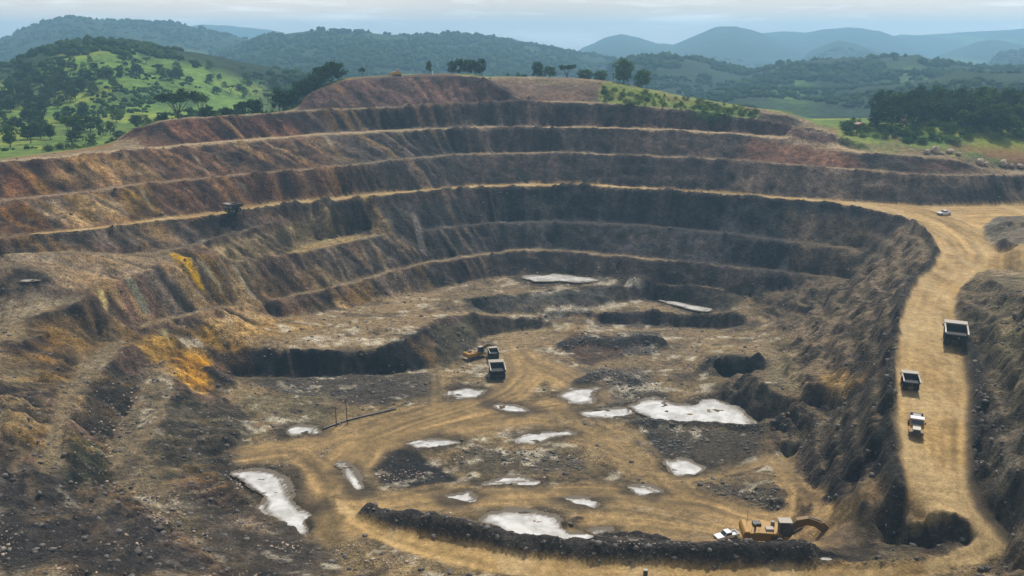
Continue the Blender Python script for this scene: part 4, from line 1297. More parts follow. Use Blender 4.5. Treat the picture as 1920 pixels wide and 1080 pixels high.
def make_tree(seed, h, wd, form):
    """trunk mesh and crown mesh of one tree; form: umbrella, round, tall, bush"""
    r_ = random.Random(seed)
    bm = bmesh.new(); cs = []; rs = []
    if form == 'umbrella':
        fork = Vector((r_.uniform(-.3, .3), r_.uniform(-.3, .3), h * 0.30))
        limb(bm, (0, 0, -0.5), fork, 0.035 * h, 0.026 * h)
        for k in range(7):
            a = k * 0.9 + r_.uniform(-.3, .3); q = wd * 0.5 * r_.uniform(0.35, 0.8)
            mid = fork + Vector((math.cos(a) * q * 0.5, math.sin(a) * q * 0.5, h * 0.25))
            tip = Vector((math.cos(a) * q, math.sin(a) * q, h * r_.uniform(0.72, 0.88)))
            limb(bm, fork, mid, 0.018 * h, 0.011 * h, 5); limb(bm, mid, tip, 0.011 * h, 0.004 * h, 5)
            cs.append(tip); rs.append(wd * r_.uniform(0.13, 0.2))
            cs.append(tip + Vector((r_.uniform(-1, 1) * wd * .16, r_.uniform(-1, 1) * wd * .16, r_.uniform(-.02, .10) * h))); rs.append(wd * r_.uniform(.10, .16))
        per, size, flat = 60, 0.42, 0.62
    else:
        z0 = {'round': 0.13, 'tall': 0.16, 'bush': 0.05}[form]
        top = Vector((r_.uniform(-.4, .4), r_.uniform(-.4, .4), h * 0.78))
        fork = Vector((0, 0, h * max(z0, 0.12)))
        limb(bm, (0, 0, -0.6), fork, 0.032 * h, 0.025 * h); limb(bm, fork, top, 0.024 * h, 0.006 * h)
        n = {'round': 13, 'tall': 13, 'bush': 9}[form]
        for k in range(n):
            a = k * 2.4 + r_.uniform(-.4, .4); f = (k + 0.5) / n
            zz_ = h * (z0 + 0.12 + (0.92 - z0 - 0.16) * f)
            prof = math.sin(math.pi * min(1, 0.25 + 0.72 * f)) ** 0.7
            q = wd * 0.36 * prof * r_.uniform(0.5, 1.1)
            tip = Vector((math.cos(a) * q, math.sin(a) * q, zz_ + r_.uniform(-.05, .05) * h))
            limb(bm, fork.lerp(top, 0.65 * f), tip, 0.010 * h, 0.004 * h, 4)
            cs.append(tip); rs.append(wd * r_.uniform(0.14, 0.24))
        per, size, flat = 64, 0.46 if form != 'bush' else 0.34, 0.85
    tm_ = bpy.data.meshes.new('trunk'); bm.to_mesh(tm_); bm.free()
    v = leaves([tuple(c) for c in cs], rs, per, size * (h / 11) ** 0.5, seed, flat)
    cm_ = mesh_from('crown', v, np.arange(len(v)), 4)
    return tm_, cm_


PROTO = {}
for form, n in (('umbrella', 3), ('round', 4), ('tall', 3), ('bush', 3)):
    PROTO[form] = [make_tree(100 * len(form) + k, {'umbrella': 11, 'round': 11, 'tall': 13, 'bush': 4.5}[form], {'umbrella': 12, 'round': 9.5, 'tall': 7.5, 'bush': 5.5}[form], form) for k in range(n)]
NOMH = {'umbrella': 11, 'round': 11, 'tall': 13, 'bush': 4.5}
NOMW = {'umbrella': 12, 'round': 9.5, 'tall': 7.5, 'bush': 5.5}
LEAFED = {}


def tree_at(x, y, h, wd, form, leaf, label, group=None, parts=True, name='tree', cat='tree', k=None):
    k = random.randrange(len(PROTO[form])) if k is None else k % len(PROTO[form])
    tm_, cm_ = PROTO[form][k]
    key = (form, k, leaf)
    if key not in LEAFED:
        c2_ = cm_.copy(); c2_.materials.clear(); c2_.materials.append(M[leaf]); c2_.name = 'crown'
        LEAFED[key] = c2_
        if not tm_.materials: tm_.materials.append(M['bark'])
    root = empty(name, (x, y, land_z(x, y)), random.uniform(0, 6.28))
    root.scale = (wd / NOMW[form], wd / NOMW[form], h / NOMH[form])
    for nm, mm in (('trunk', tm_), ('crown', LEAFED[key])):
        o = bpy.data.objects.new(nm, mm); COL.objects.link(o); o.parent = root
    return tag(root, label, cat, group)


def at_range(px, py, r):
    """point on the land at a bearing, r metres away"""
    a, _ = elev(px, py)
    return r * math.tan(a), r          # r is measured straight ahead


# single trees on the rim, left to right: px, range, height, width, form, leaf, label
rimtrees = [
    (8, 385, 10.5, 8, 'round', 'leaf_mid', 'leafy tree cut by the left edge of the view'),
    (48, 400, 9.0, 7.0, 'umbrella', 'leaf_dark', 'thin dark tree just right of the leftmost tree on the rim'),
    (68, 420, 8.0, 6, 'round', 'leaf_mid', 'small bushy tree between the leftmost trees and the lone flat-topped one'),
    (126, 392, 13.5, 9.5, 'umbrella', 'leaf_mid', 'lone flat-topped tree with bare stem above the left rim'),
    (274, 415, 8.0, 9.5, 'round', 'leaf_mid', 'low rounded tree left of the big umbrella tree'),
    (331, 398, 15.5, 18, 'umbrella', 'leaf_dark', 'big umbrella-shaped tree standing on the red bank'),
    (376, 404, 13.5, 9, 'umbrella', 'leaf_mid', 'slender tree just right of the big umbrella tree'),
    (682, 478, 6.5, 4.5, 'umbrella', 'leaf_dark', 'faint thin tree above the crest left of the yellow machine'),
    (806, 486, 7.5, 4.0, 'tall', 'leaf_mid', 'slim tree on the crest beside the white post'),
    (1008, 512, 9.5, 8, 'round', 'leaf_dark', 'dark tree at the left end of the middle crest row'),
    (1030, 512, 7.5, 10, 'round', 'leaf_mid', 'low green tree second in the middle crest row'),
    (1062, 514, 9.5, 10, 'umbrella', 'leaf_dark', 'flat dark tree third in the middle crest row'),
    (1096, 510, 7.0, 11, 'round', 'leaf_mid', 'low bushy tree fourth in the middle crest row'),
    (1124, 508, 7.5, 10.0, 'round', 'leaf_mid', 'small rounded tree beside the large bright green one'),
    (1168, 500, 14.5, 15, 'round', 'leaf_mid', 'large bright green tree at the right end of the crest'),
    (1202, 496, 11.0, 12.0, 'round', 'leaf_mid', 'shorter green tree touching the large one on its right'),
    (1590, 418, 4.5, 5, 'bush', 'leaf_mid', 'green bush beside the brown hut on the right rim'),
]
for px, r, h, wd, form, leaf, lab in rimtrees:
    tree_at(*at_range(px, 200, r), h, wd, form, leaf, lab, 'single trees along the pit rim', k=px)
# dark hedge of trees climbing the left shoulder of the crest
hd = [(522, 428), (535, 430), (548, 432), (560, 436), (572, 440), (585, 446), (598, 452), (611, 458), (624, 462), (637, 468), (545, 444), (566, 450), (590, 460)]
for px, r in hd:
    tree_at(*at_range(px, 180, r), random.uniform(8.5, 11.5), random.uniform(8, 10.5), 'round', 'leaf_dark', 'dense dark tree in the hedge climbing the left shoulder of the crest', 'hedge of dark trees on the left shoulder')
for px, r in [(848, 490), (862, 492), (876, 490), (890, 491), (903, 489)]:
    tree_at(*at_range(px, 140, r), random.uniform(7.5, 10), random.uniform(6, 8), 'round', 'leaf_dark', 'dark tree in the clump right of the crest summit', 'clump of dark trees at the crest')
for k in range(110):
    px = random.uniform(1130, 1420); p = gp(px, 166 + (px - 1142) * 0.15 + random.uniform(-2, 30) * (1 - 0.5 * (px - 1135) / 275))
    tree_at(p[0], p[1], random.uniform(0.8, 2.6), random.uniform(1.6, 5.0), 'bush', random.choice(['leaf_mid', 'leaf_pale', 'leaf_pale']), 'yellow-green bush on the grassy slope right of the crest', 'bushes on the grassy slope below the crest', name='bush', cat='bush')
for k in range(60):
    px = random.choice([random.uniform(70, 225), random.uniform(380, 520), random.uniform(930, 1140)])
    r = np.interp(px, [70, 225, 380, 520, 930, 1140], [362, 384, 408, 424, 505, 508]) + random.uniform(0, 14)
    tree_at(*at_range(px, 200, r), random.uniform(1.2, 3.0), random.uniform(2.5, 5), 'bush', random.choice(['leaf_mid', 'leaf_dark', 'leaf_pale']), 'low bush on the grassy lip behind the pit rim', 'low bushes along the pit rim', name='bush', cat='bush')
# the forest above the right rim: rows of big trees, then smaller ones and bushes in front
for row, (r0, n, h0) in enumerate(((430, 11, 12), (448, 12, 14), (468, 12, 15), (492, 13, 15.5), (520, 13, 16), (552, 13, 16.5))):
    for k in range(n):
        px = 1640 + (k + random.uniform(0.1, 0.9)) * (300 / n) + (12 if row > 3 else 0)
        if row == 0 and px < 1700: h_ = h0 * 0.75
        else: h_ = h0 * random.uniform(0.75, 1.2)
        pale_ = random.random() < 0.38
        tree_at(*at_range(px, 240, r0 + random.uniform(-7, 7)), h_, random.uniform(9, 13.5), random.choice(['round', 'round', 'tall']), 'leaf_mid' if pale_ else 'leaf_dark',
                'mid green tree among darker ones in the forest above the right rim' if pale_ else 'dark dense tree in the forest above the right rim', 'forest above the right-hand pit rim')
for k in range(12):
    px = 1800 + k * 10.5 + random.uniform(-4, 4)
    tree_at(*at_range(px, 250, random.uniform(404, 424)), random.uniform(7, 11), random.uniform(7, 10), 'round', 'leaf_dark' if k % 3 else 'leaf_mid', 'nearer tree of the group at the right edge above the pit rim' if k % 3 else 'nearer mid green tree at the right edge above the pit rim', 'nearer trees at the right edge')
for k in range(120):
    px = random.uniform(1575, 1925); t_ = random.random()
    r = 414 + t_ * 14 + max(0, (1700 - px)) * 0.06
    if random.random() < 0.5: r = 399 + 14 * t_ + max(0, (1720 - px)) * 0.10
    tree_at(*at_range(px, 260, r), random.uniform(1.5, 4.2), random.uniform(3.5, 7.5), 'bush', random.choice(['leaf_mid', 'leaf_dark', 'leaf_mid', 'leaf_pale']), 'leafy bush in the green belt between the forest and the pit rim', 'bushes in front of the right-hand forest', name='bush', cat='bush')


# scattered trees on the bright hillside, and the far woods -------------------
def hit_land(px, py, r0=430.0, r1=6000.0):
    u, fw, dn = ray(px, py); g = math.hypot(u, fw)
    rr_ = np.exp(np.linspace(math.log(r0), math.log(r1), 700)); t = rr_ / g
    z_ = outer(u * t, fw * t)
    k = CZ + dn * t < z_
    i = int(np.argmax(k)) if k.any() else -1
    return (u * t[i], fw * t[i], float(z_[i]), rr_[i], bool(k.any()))


n = 0
while n < 230:
    px = random.uniform(-10, 540); py = random.triangular(112, 285, 180)
    x_, y_, z_, r_, ok = hit_land(px, py)
    if not ok or r_ > 870: continue
    if float(fbm(np.array([x_ / 60]), np.array([y_ / 90]), 3, 120)[0]) < random.uniform(-0.45, 0.2): continue
    dark_ = random.random() < 0.72
    tree_at(x_, y_, random.uniform(4, 9), random.uniform(5, 10), random.choice(['round', 'round', 'umbrella', 'bush']), 'leaf_dark' if dark_ else 'leaf_mid',
            'dark tree scattered over the bright green hillside at left' if dark_ else 'paler tree scattered over the bright green hillside at left', 'trees scattered over the left hillside')
    n += 1


def woods(n, r0, r1, size, base, seed, name, lab, a0=-32, a1=32, dmin=-0.25):
    g = np.random.default_rng(seed)
    rr_ = np.exp(g.uniform(math.log(r0), math.log(r1), n * 2)); az_ = np.radians(g.uniform(a0, a1, n * 2))
    x_, y_ = rr_ * np.sin(az_), rr_ * np.cos(az_)
    md = (az_ < R(-14)) & (rr_ < 806 + 80 * fbm(az_ * 25, az_ * 0, 3, 102))
    cl_ = fbm(x_ / 260, y_ / 420, 4, 106) > 0.38
    keep = ~md & ~cl_ & (fbm(x_ / 90, y_ / 90, 3, seed) > dmin)
    x_, y_ = x_[keep][:n], y_[keep][:n]
    s_ = g.uniform(size[0], size[1], len(x_))
    P3 = np.stack([x_, y_, outer(x_, y_) + s_ * 0.35], 1)
    o = lumps(name, P3, s_, 0.85, base, M['leaf_far'], True, 0.22, seed)
    return tag(o, lab, None, None, 'stuff')


woods(9000, 560, 1250, (2.0, 4.2), ICO1, 201, 'near_woodland', 'dark woodland canopy covering the nearer hills')
woods(15000, 1250, 3200, (3.5, 7), ICO1, 202, 'far_woodland', 'hazy woodland canopy covering the far ridges')

# low scrub dotted all over the bright hillside
g = np.random.default_rng(77)
rr_ = g.uniform(430, 820, 7000); az_ = np.radians(g.uniform(-32, -13, 7000))
x_, y_ = rr_ * np.sin(az_), rr_ * np.cos(az_)
keep = (fbm(x_ / 35, y_ / 60, 4, 131) > g.uniform(0.10, 0.5, 7000)) & (rr_ > np.interp(az_, rim_az, rim_r) + 40)
x_, y_ = x_[keep], y_[keep]
s_ = g.uniform(0.5, 1.9, len(x_))
o = lumps('scrub', np.stack([x_, y_, outer(x_, y_) + s_ * 0.3], 1), s_, 0.8, ICO1, M['leaf_scrub'], True, 0.25, 78)
tag(o, 'low green scrub dotted over the left hillside', None, None, 'stuff')


# ------------------------------------------------------------------ machines
class MB:
    """collects boxes, prisms and tubes into one mesh"""
    def __init__(self):
        self.bm = bmesh.new()

    def box(self, c, s, rot=None, bev=0.0):
        mx = Matrix.Translation(c) @ (rot.to_4x4() if rot else Matrix.Identity(4)) @ Matrix.Diagonal((*s, 1))
        r_ = bmesh.ops.create_cube(self.bm, size=1.0, matrix=mx)
        if bev:
            es = list({e for v in r_['verts'] for e in v.link_edges})
            bmesh.ops.bevel(self.bm, geom=es, offset=bev, segments=1, affect='EDGES')
        return self

    def cyl(self, c, rad, depth, axis='Y', n=20, rad2=None):
        rot = {'Y': Matrix.Rotation(math.pi / 2, 4, 'X'), 'X': Matrix.Rotation(math.pi / 2, 4, 'Y'), 'Z': Matrix.Identity(4)}[axis]
        bmesh.ops.create_cone(self.bm, cap_ends=True, segments=n, radius1=rad, radius2=rad if rad2 is None else rad2, depth=depth, matrix=Matrix.Translation(c) @ rot)
        return self

    def bar(self, a, b, ra, rb=None, n=8):
        a, b = Vector(a), Vector(b); d = b - a
        mx = Matrix.Translation((a + b) / 2) @ d.to_track_quat('Z', 'Y').to_matrix().to_4x4()
        bmesh.ops.create_cone(self.bm, cap_ends=True, segments=n, radius1=ra, radius2=ra if rb is None else rb, depth=d.length, matrix=mx)
        return self

    def prism(self, prof, y0, y1, bev=0.0):
        """outline in X-Z pushed through Y"""
        A = [self.bm.verts.new((x, y0, z)) for x, z in prof]; B = [self.bm.verts.new((x, y1, z)) for x, z in prof]
        n = len(prof)
        fs = [self.bm.faces.new(A[::-1]), self.bm.faces.new(B)]
        for i in range(n):
            fs.append(self.bm.faces.new((A[i], A[(i + 1) % n], B[(i + 1) % n], B[i])))
        bmesh.ops.recalc_face_normals(self.bm, faces=fs)
        if bev:
            es = list({e for f in fs for e in f.edges})
            bmesh.ops.bevel(self.bm, geom=es, offset=bev, segments=1, affect='EDGES')
        return self

    def build(self, name, m, parent=None, smooth_=False):
        me = bpy.data.meshes.new(name); self.bm.to_mesh(me); self.bm.free()
        if smooth_:
            for p in me.polygons: p.use_smooth = True
        return link(name, me, parent, M[m] if isinstance(m, str) else m)


def copy_tree(o, parent=None):
    c = o.copy(); COL.objects.link(c); c.parent = parent
    for ch in list(o.children): copy_tree(ch, c)
    return c


def wheel(parent, c, rad, wid, hub='grey'):
    w_ = MB().cyl(c, rad, wid, 'Y', 24).build('wheel', 'tyre', parent)
    rm_ = MB()
    rm_.cyl(c, rad * 0.5, wid + 0.1, 'Y', 18)
    rm_.build('rim', hub, w_)
    return w_


def haul_truck(body, chassis, label, inner='bed'):
    """rigid mine dump truck, front towards +X, 10 m long, 6 m wide"""
    t = empty('haul_truck', (0, 0, 0))
    tag(t, label, 'dump truck')
    MB().box((0.3, 0, 1.55), (8.0, 1.7, 0.7), None, 0.05).box((-2.0, 0, 1.35), (0.8, 3.4, 0.8)).box((2.9, 0, 1.3), (0.6, 3.6, 0.5)).build('frame', 'dark', t)
    for y_ in (-2.35, 2.35): wheel(t, (2.9, y_, 1.35), 1.35, 1.0, chassis)
    for y_ in (-2.0, 2.0): wheel(t, (-2.1, y_, 1.35), 1.35, 1.9, chassis)
    MB().box((4.55, 0, 1.25), (0.45, 5.2, 0.75), None, 0.08).build('bumper', chassis, t)
    MB().box((4.0, 0.0, 2.25), (1.1, 2.3, 1.5), None, 0.06).build('bonnet', chassis, t)
    g = MB()
    for k in range(7): g.box((4.58, 0, 1.75 + 0.17 * k), (0.06, 2.0, 0.07))
    g.build('radiator_grille', 'dark', t)
    MB().box((3.4, 0, 3.08), (2.6, 5.9, 0.16)).box((3.0, 2.5, 2.4), (1.6, 0.5, 1.2)).box((3.0, -2.5, 2.4), (1.6, 0.5, 1.2)).build('deck', chassis, t)
    cab_ = MB().prism([(2.2, 3.17), (4.2, 3.17), (4.3, 3.75), (4.05, 4.72), (2.2, 4.72)], 0.55, 2.65, 0.05).build('cab', body, t)
    MB().prism([(4.315, 3.80), (4.335, 3.80), (4.10, 4.62), (4.08, 4.62)], 0.7, 2.5).box((3.1, 2.67, 4.2), (1.5, 0.04, 0.7)).box((3.1, 0.53, 4.2), (1.5, 0.04, 0.7)).build('window', 'glass', cab_)
    l_ = MB()
    for s_ in (-0.28, 0.28): l_.bar((4.75, -1.9 + s_, 0.9), (4.5, -1.9 + s_, 3.9), 0.04)
    for k in range(7): l_.bar((4.72 - 0.025 * k, -2.18, 1.1 + 0.3 * k), (4.72 - 0.025 * k, -1.62, 1.1 + 0.3 * k), 0.03)
    l_.bar((4.6, -2.9, 3.15), (4.6, -2.9, 4.1), 0.03).bar((4.6, 2.9, 3.15), (4.6, 2.9, 4.1), 0.03).bar((4.6, -2.9, 4.1), (4.6, 0.3, 4.1), 0.03)
    l_.build('ladder', 'grey', t)
    for y_ in (-1.75, 1.75):
        MB().box((4.6, y_, 2.1), (0.12, 0.5, 0.28), None, 0.03).build('headlight', 'lamp', t)
    for y_ in (-3.15, 3.15):
        MB().box((4.35, y_, 3.75), (0.12, 0.42, 0.75), None, 0.03).bar((4.35, y_ * 0.93, 3.1), (4.35, y_, 3.5), 0.035).build('mirror', 'grey', t)
    d = MB()
    d.prism([(-5.0, 4.05), (-4.95, 3.75), (-3.6, 3.15), (1.0, 2.45), (1.9, 2.65), (1.9, 2.95), (-3.5, 3.5)], -2.75, 2.75)           # floor
    d.prism([(1.55, 2.8), (1.95, 2.65), (2.15, 4.95), (1.80, 5.0)], -2.95, 2.95)                                                       # front wall
    for s_ in (-1, 1):
        y0, y1 = sorted((s_ * 2.72, s_ * 2.95))
        d.prism([(-5.0, 3.9), (-3.6, 3.05), (1.0, 2.42), (1.9, 2.7), (2.1, 4.9), (-3.4, 4.75), (-5.0, 4.35)], y0, y1)
        for k in range(5):
            d.box((-3.2 + 1.15 * k, s_ * 3.02, 3.85), (0.2, 0.14, 1.7))
    db_ = d.build('dump_body', inner, t)
    d = MB().prism([(1.8, 4.86), (2.1, 4.80), (4.85, 5.10), (4.85, 5.28), (1.8, 5.30)], -3.05, 3.05)
    d.build('canopy', body, db_)
    d = MB()
    for s_ in (-1, 1):
        d.prism([(-5.0, 4.30), (-3.4, 4.70), (1.75, 4.88), (1.75, 5.10), (-3.4, 4.92), (-5.0, 4.50)], *sorted((s_ * 2.68, s_ * 3.10)))
    d.build('side_rail', body, db_)
    for s_ in (-1, 1):
        MB().bar((0.6, s_ * 0.95, 1.7), (-0.6, s_ * 0.95, 3.0), 0.16).build('hoist_ram', 'grey', t)
    return t


def place(o, p, heading, scale=1.0, tilt=0.0):
    """heading: bearing of the nose, radians from +X counter-clockwise"""
    o.location = (p[0], p[1], p[2] + 0.02)
    o.rotation_euler = (0, tilt, heading)
    o.scale = (scale,) * 3


def relabel(o, label):
    o['label'] = label
    return o


def remat(o, table):
    """give a copied machine its own paint (parts keep their shapes)"""
    for ch in [o] + list(o.children_recursive):
        if ch.type == 'MESH' and ch.data.materials and ch.data.materials[0].name in table:
            ch.data = ch.data.copy(); ch.data.materials[0] = M[table[ch.data.materials[0].name]]


HG = 'dump trucks at work in the pit'
big = haul_truck('offwhite', 'grey', 'big pale grey dump truck driving away up the haul road beside the right bank')
big['group'] = HG
heading_down = math.atan2(-1, 0.05)
place(big, gp(1789, 643), math.atan2(1, 0.42), 0.85, -0.02)
t2 = relabel(copy_tree(big), 'smaller yellow dump truck with pale canopy just beyond the lorry on the haul road')
remat(t2, {'grey_paint': 'yellow', 'dark_steel': 'ochre_dark'})
place(t2, gp(1705, 727), math.atan2(1, 0.30), 0.57, -0.02)
t3 = relabel(copy_tree(big), 'large dark dump truck nearest the camera on the pit floor by the loading excavator')
remat(t3, {'off_white_paint': 'offwhite', 'grey_paint': 'grey'})
place(t3, gp(932, 706), math.atan2(1, -0.12), 0.82)
t4 = relabel(copy_tree(big), 'smaller dump truck being loaded beside the brown excavator on the pit floor')
place(t4, gp(925, 670), math.atan2(1, -0.2), 0.56)
t5 = relabel(copy_tree(big), 'dark dump truck driving left along the bench road below the left wall')
remat(t5, {'off_white_paint': 'grey', 'grey_paint': 'olive'})
p5 = gp(438, 398)
place(t5, p5, math.atan2(-0.72, -0.69), 0.66)


def lorry():
    """bonneted works lorry, front towards +X, 6.6 m long"""
    t = empty('lorry', (0, 0, 0))
    tag(t, 'small bonneted lorry with white roof and yellow wings nearest on the haul road', 'lorry')
    MB().box((0, 0, 0.8), (6.2, 0.9, 0.3)).build('frame', 'dark', t)
    for x_ in (2.1, -1.7):
        for y_ in (-1.1, 1.1): wheel(t, (x_, y_, 0.55), 0.55, 0.4 if x_ > 0 else 0.62, 'grey')
    cab_ = MB().prism([(0.0, 0.95), (1.45, 0.95), (1.45, 1.75), (1.15, 2.65), (0.0, 2.65)], -1.15, 1.15, 0.06).build('cab', 'yellow', t)
    MB().box((0.6, 0, 2.72), (1.3, 2.4, 0.14), None, 0.04).build('roof', 'white', cab_)
    MB().prism([(1.46, 1.78), (1.50, 1.78), (1.19, 2.52), (1.15, 2.52)], -1.02, 1.02).box((0.65, 1.165, 2.1), (0.9, 0.03, 0.65)).box((0.65, -1.165, 2.1), (0.9, 0.03, 0.65)).build('windscreen', 'glass', cab_)
    MB().prism([(1.45, 0.9), (3.15, 0.9), (3.2, 1.45), (1.45, 1.72)], -0.72, 0.72, 0.06).build('bonnet', 'cream', t)
    for s_ in (-1, 1):
        MB().prism([(1.3, 0.75), (1.5, 1.2), (2.6, 1.22), (3.1, 0.9), (3.1, 0.7), (2.75, 0.75), (2.6, 1.1), (1.65, 1.1)], *sorted((s_ * 0.74, s_ * 1.28))).build('wing', 'yellow', t)
        MB().cyl((3.18, s_ * 0.85, 1.05), 0.13, 0.12, 'X', 14).build('headlight', 'lamp', t)
        MB().box((1.2, s_ * 1.42, 2.0), (0.08, 0.2, 0.4)).build('mirror', 'dark', t)
    MB().box((3.3, 0, 0.7), (0.22, 2.4, 0.36), None, 0.04).build('bumper', 'dark', t)
    MB().box((3.215, 0, 1.18), (0.05, 1.1, 0.42)).build('radiator_grille', 'dark', t)
    b_ = MB().box((-1.8, 0, 1.15), (3.1, 2.4, 0.12))
    for s_ in (-1, 1): b_.box((-1.8, s_ * 1.18, 1.6), (3.1, 0.08, 0.8))
    b_.box((-0.28, 0, 1.75), (0.08, 2.4, 1.1)).box((-3.33, 0, 1.6), (0.08, 2.4, 0.8))
    b_.build('load_bed', 'grey', t)
    MB().box((-1.5, 0, 1.9), (1.6, 1.5, 0.9), None, 0.1).build('tank', 'grey', t)
    return t


place(lorry(), gp(1717, 806), math.atan2(-1, -0.42), 1.08, 0.03)


def pickup(label):
    """double-cab pickup, front towards +X, 5.3 m long"""
    t = empty('pickup', (0, 0, 0))
    tag(t, label, 'pickup')
    for x_ in (1.65, -1.6):
        for y_ in (-0.82, 0.82): wheel(t, (x_, y_, 0.40), 0.40, 0.27, 'grey')
    b_ = MB()
    b_.prism([(-2.6, 0.45), (2.55, 0.45), (2.65, 0.8), (2.6, 1.02), (1.0, 1.12), (-0.95, 1.12), (-0.95, 0.72), (-2.6, 0.72)], -0.92, 0.92, 0.04)
    for s_ in (-1, 1): b_.box((-1.78, s_ * 0.88, 0.95), (1.66, 0.08, 0.46))
    b_.box((-2.58, 0, 0.95), (0.08, 1.76, 0.46))
    b_.build('body', 'white', t)
    c_ = MB().prism([(-0.95, 1.08), (1.05, 1.08), (0.45, 1.78), (-0.75, 1.80)], -0.82, 0.82, 0.05).build('cab', 'white', t)
    MB().prism([(1.02, 1.14), (1.06, 1.14), (0.50, 1.74), (0.46, 1.74)], -0.72, 0.72).prism([(-0.97, 1.16), (-0.94, 1.16), (-0.76, 1.72), (-0.80, 1.72)], -0.7, 0.7).build('windscreen', 'glass', c_)
    for s_ in (-1, 1):
        MB().prism([(-0.72, 1.18), (0.82, 1.18), (0.42, 1.68), (-0.66, 1.70)], *sorted((s_ * 0.815, s_ * 0.84))).build('side_window', 'glass', c_)
        MB().box((2.60, s_ * 0.68, 0.86), (0.10, 0.36, 0.18)).build('headlight', 'lamp', t)
        MB().box((0.75, s_ * 1.02, 1.2), (0.10, 0.18, 0.16)).build('mirror', 'dark', t)
    MB().box((2.66, 0, 0.55), (0.14, 1.8, 0.22), None, 0.03).build('bumper', 'dark', t)
    return t


pk = pickup('white pickup crossing the wide sandy junction at the top of the haul road')
pk['group'] = 'white pickups'
place(pk, gp(1770, 403), math.atan2(-0.25, -1.0), 1.05)
pk2 = relabel(copy_tree(pk), 'white pickup parked behind the orange excavator on the pit floor')


def excavator(label, paint_, cat='excavator'):
    """large mining excavator, boom towards +X; turntable centre at the origin"""
    t = empty('excavator', (0, 0, 0))
    tag(t, label, cat)
    for s_ in (-1, 1):
        MB().prism([(-3.3, 0.55), (-2.8, 0.05), (2.8, 0.05), (3.3, 0.55), (3.25, 1.05), (2.7, 1.4), (-2.7, 1.4), (-3.25, 1.05)], *sorted((s_ * 1.55, s_ * 2.45)), 0.05).build('track', 'dark', t)
    MB().box((0, 0, 1.15), (3.2, 3.2, 0.6)).cyl((0, 0, 1.6), 1.5, 0.5, 'Z', 24).build('undercarriage', 'dark', t)
    h_ = MB().prism([(-5.0, 1.95), (2.6, 1.95), (2.6, 2.9), (1.2, 3.1), (1.0, 3.55), (-3.4, 3.75), (-5.0, 3.55)], -2.3, 2.3, 0.08).build('house', paint_, t)
    v = MB()
    for k in range(6): v.box((-0.9 + 0.42 * k, -2.32, 2.75), (0.28, 0.05, 0.75))
    v.build('side_grille', 'dark', h_)
    MB().prism([(-6.2, 2.05), (-5.0, 1.95), (-5.0, 3.9), (-5.9, 3.9), (-6.25, 3.4)], -2.35, 2.35, 0.1).build('counterweight', paint_, t)
    MB().box((-3.2, 0.8, 3.95), (1.6, 1.4, 0.6), None, 0.06).build('engine_cover', 'dark', t)
    MB().box((-1.1, -0.9, 3.75), (1.5, 1.3, 0.7), None, 0.06).build('pump_cover', 'offwhite', t)
    MB().cyl((-3.9, -1.2, 4.3), 0.2, 1.3, 'Z', 10).build('exhaust', 'dark', t)
    MB().cyl((-0.1, 0.9, 4.0), 0.4, 0.9, 'Z', 12).build('air_filter', 'grey', t)
    r_ = MB()
    for x_ in (-4.8, -3.4, -2.0, -0.6): r_.bar((x_, -2.2, 3.6), (x_, -2.2, 4.5), 0.03)
    r_.bar((-4.8, -2.2, 4.5), (-0.6, -2.2, 4.5), 0.03).bar((-4.8, -2.2, 4.1), (-0.6, -2.2, 4.1), 0.03)
    r_.build('handrail', 'grey', t)
    MB().bar((-4.9, 1.4, 3.7), (-4.9, 1.4, 8.2), 0.035, 0.02).build('aerial', 'dark', t)
    c_ = MB().prism([(0.5, 2.95), (2.75, 2.95), (2.9, 3.8), (2.5, 5.9), (0.5, 5.9)], -2.25, -0.5, 0.05).build('cab', 'dark', t)
    MB().box((1.55, -1.38, 5.98), (2.5, 2.0, 0.18), None, 0.03).build('roof', 'offwhite', c_)
    MB().prism([(2.91, 3.82), (2.94, 3.82), (2.55, 5.7), (2.52, 5.7)], -2.1, -0.65).box((1.5, -2.27, 4.7), (1.6, 0.04, 1.7)).build('window', 'glass', c_)
    MB().prism([(1.8, 2.3), (2.6, 1.95), (4.3, 3.9), (6.0, 4.6), (7.5, 4.3), (8.9, 3.3), (9.5, 3.9), (8.2, 5.4), (6.2, 6.1), (4.0, 5.6), (2.0, 3.4)], -0.55, 0.55, 0.05).build('boom', 'boom', t)
    for s_ in (-1, 1):
        MB().bar((2.6, s_ * 0.85, 2.3), (5.0, s_ * 0.72, 4.0), 0.2).bar((4.2, s_ * 0.78, 3.4), (5.3, s_ * 0.68, 4.3), 0.12).build('boom_ram', 'dark', t)
    MB().prism([(8.5, 4.9), (9.2, 5.2), (10.5, 3.9), (10.5, 1.3), (9.7, 1.1), (9.4, 2.9)], -0.45, 0.45, 0.05).build('stick', 'boom', t)
    MB().bar((6.2, 0, 6.1), (8.9, 0, 5.3), 0.17).build('stick_ram', 'grey', t)
    MB().prism([(9.9, 1.7), (9.4, 1.75), (8.6, 1.2), (7.9, 0.5), (8.1, 0.1), (8.8, 0.05), (9.7, 0.4), (10.15, 1.1)], -1.15, 1.15, 0.05).prism([(7.9, 0.5), (8.1, 0.1), (7.55, 0.12)], -1.1, -0.8).prism([(7.9, 0.5), (8.1, 0.1), (7.55, 0.12)], -0.15, 0.15).prism([(7.9, 0.5), (8.1, 0.1), (7.55, 0.12)], 0.8, 1.1).build('bucket', 'dark', t)
    return t


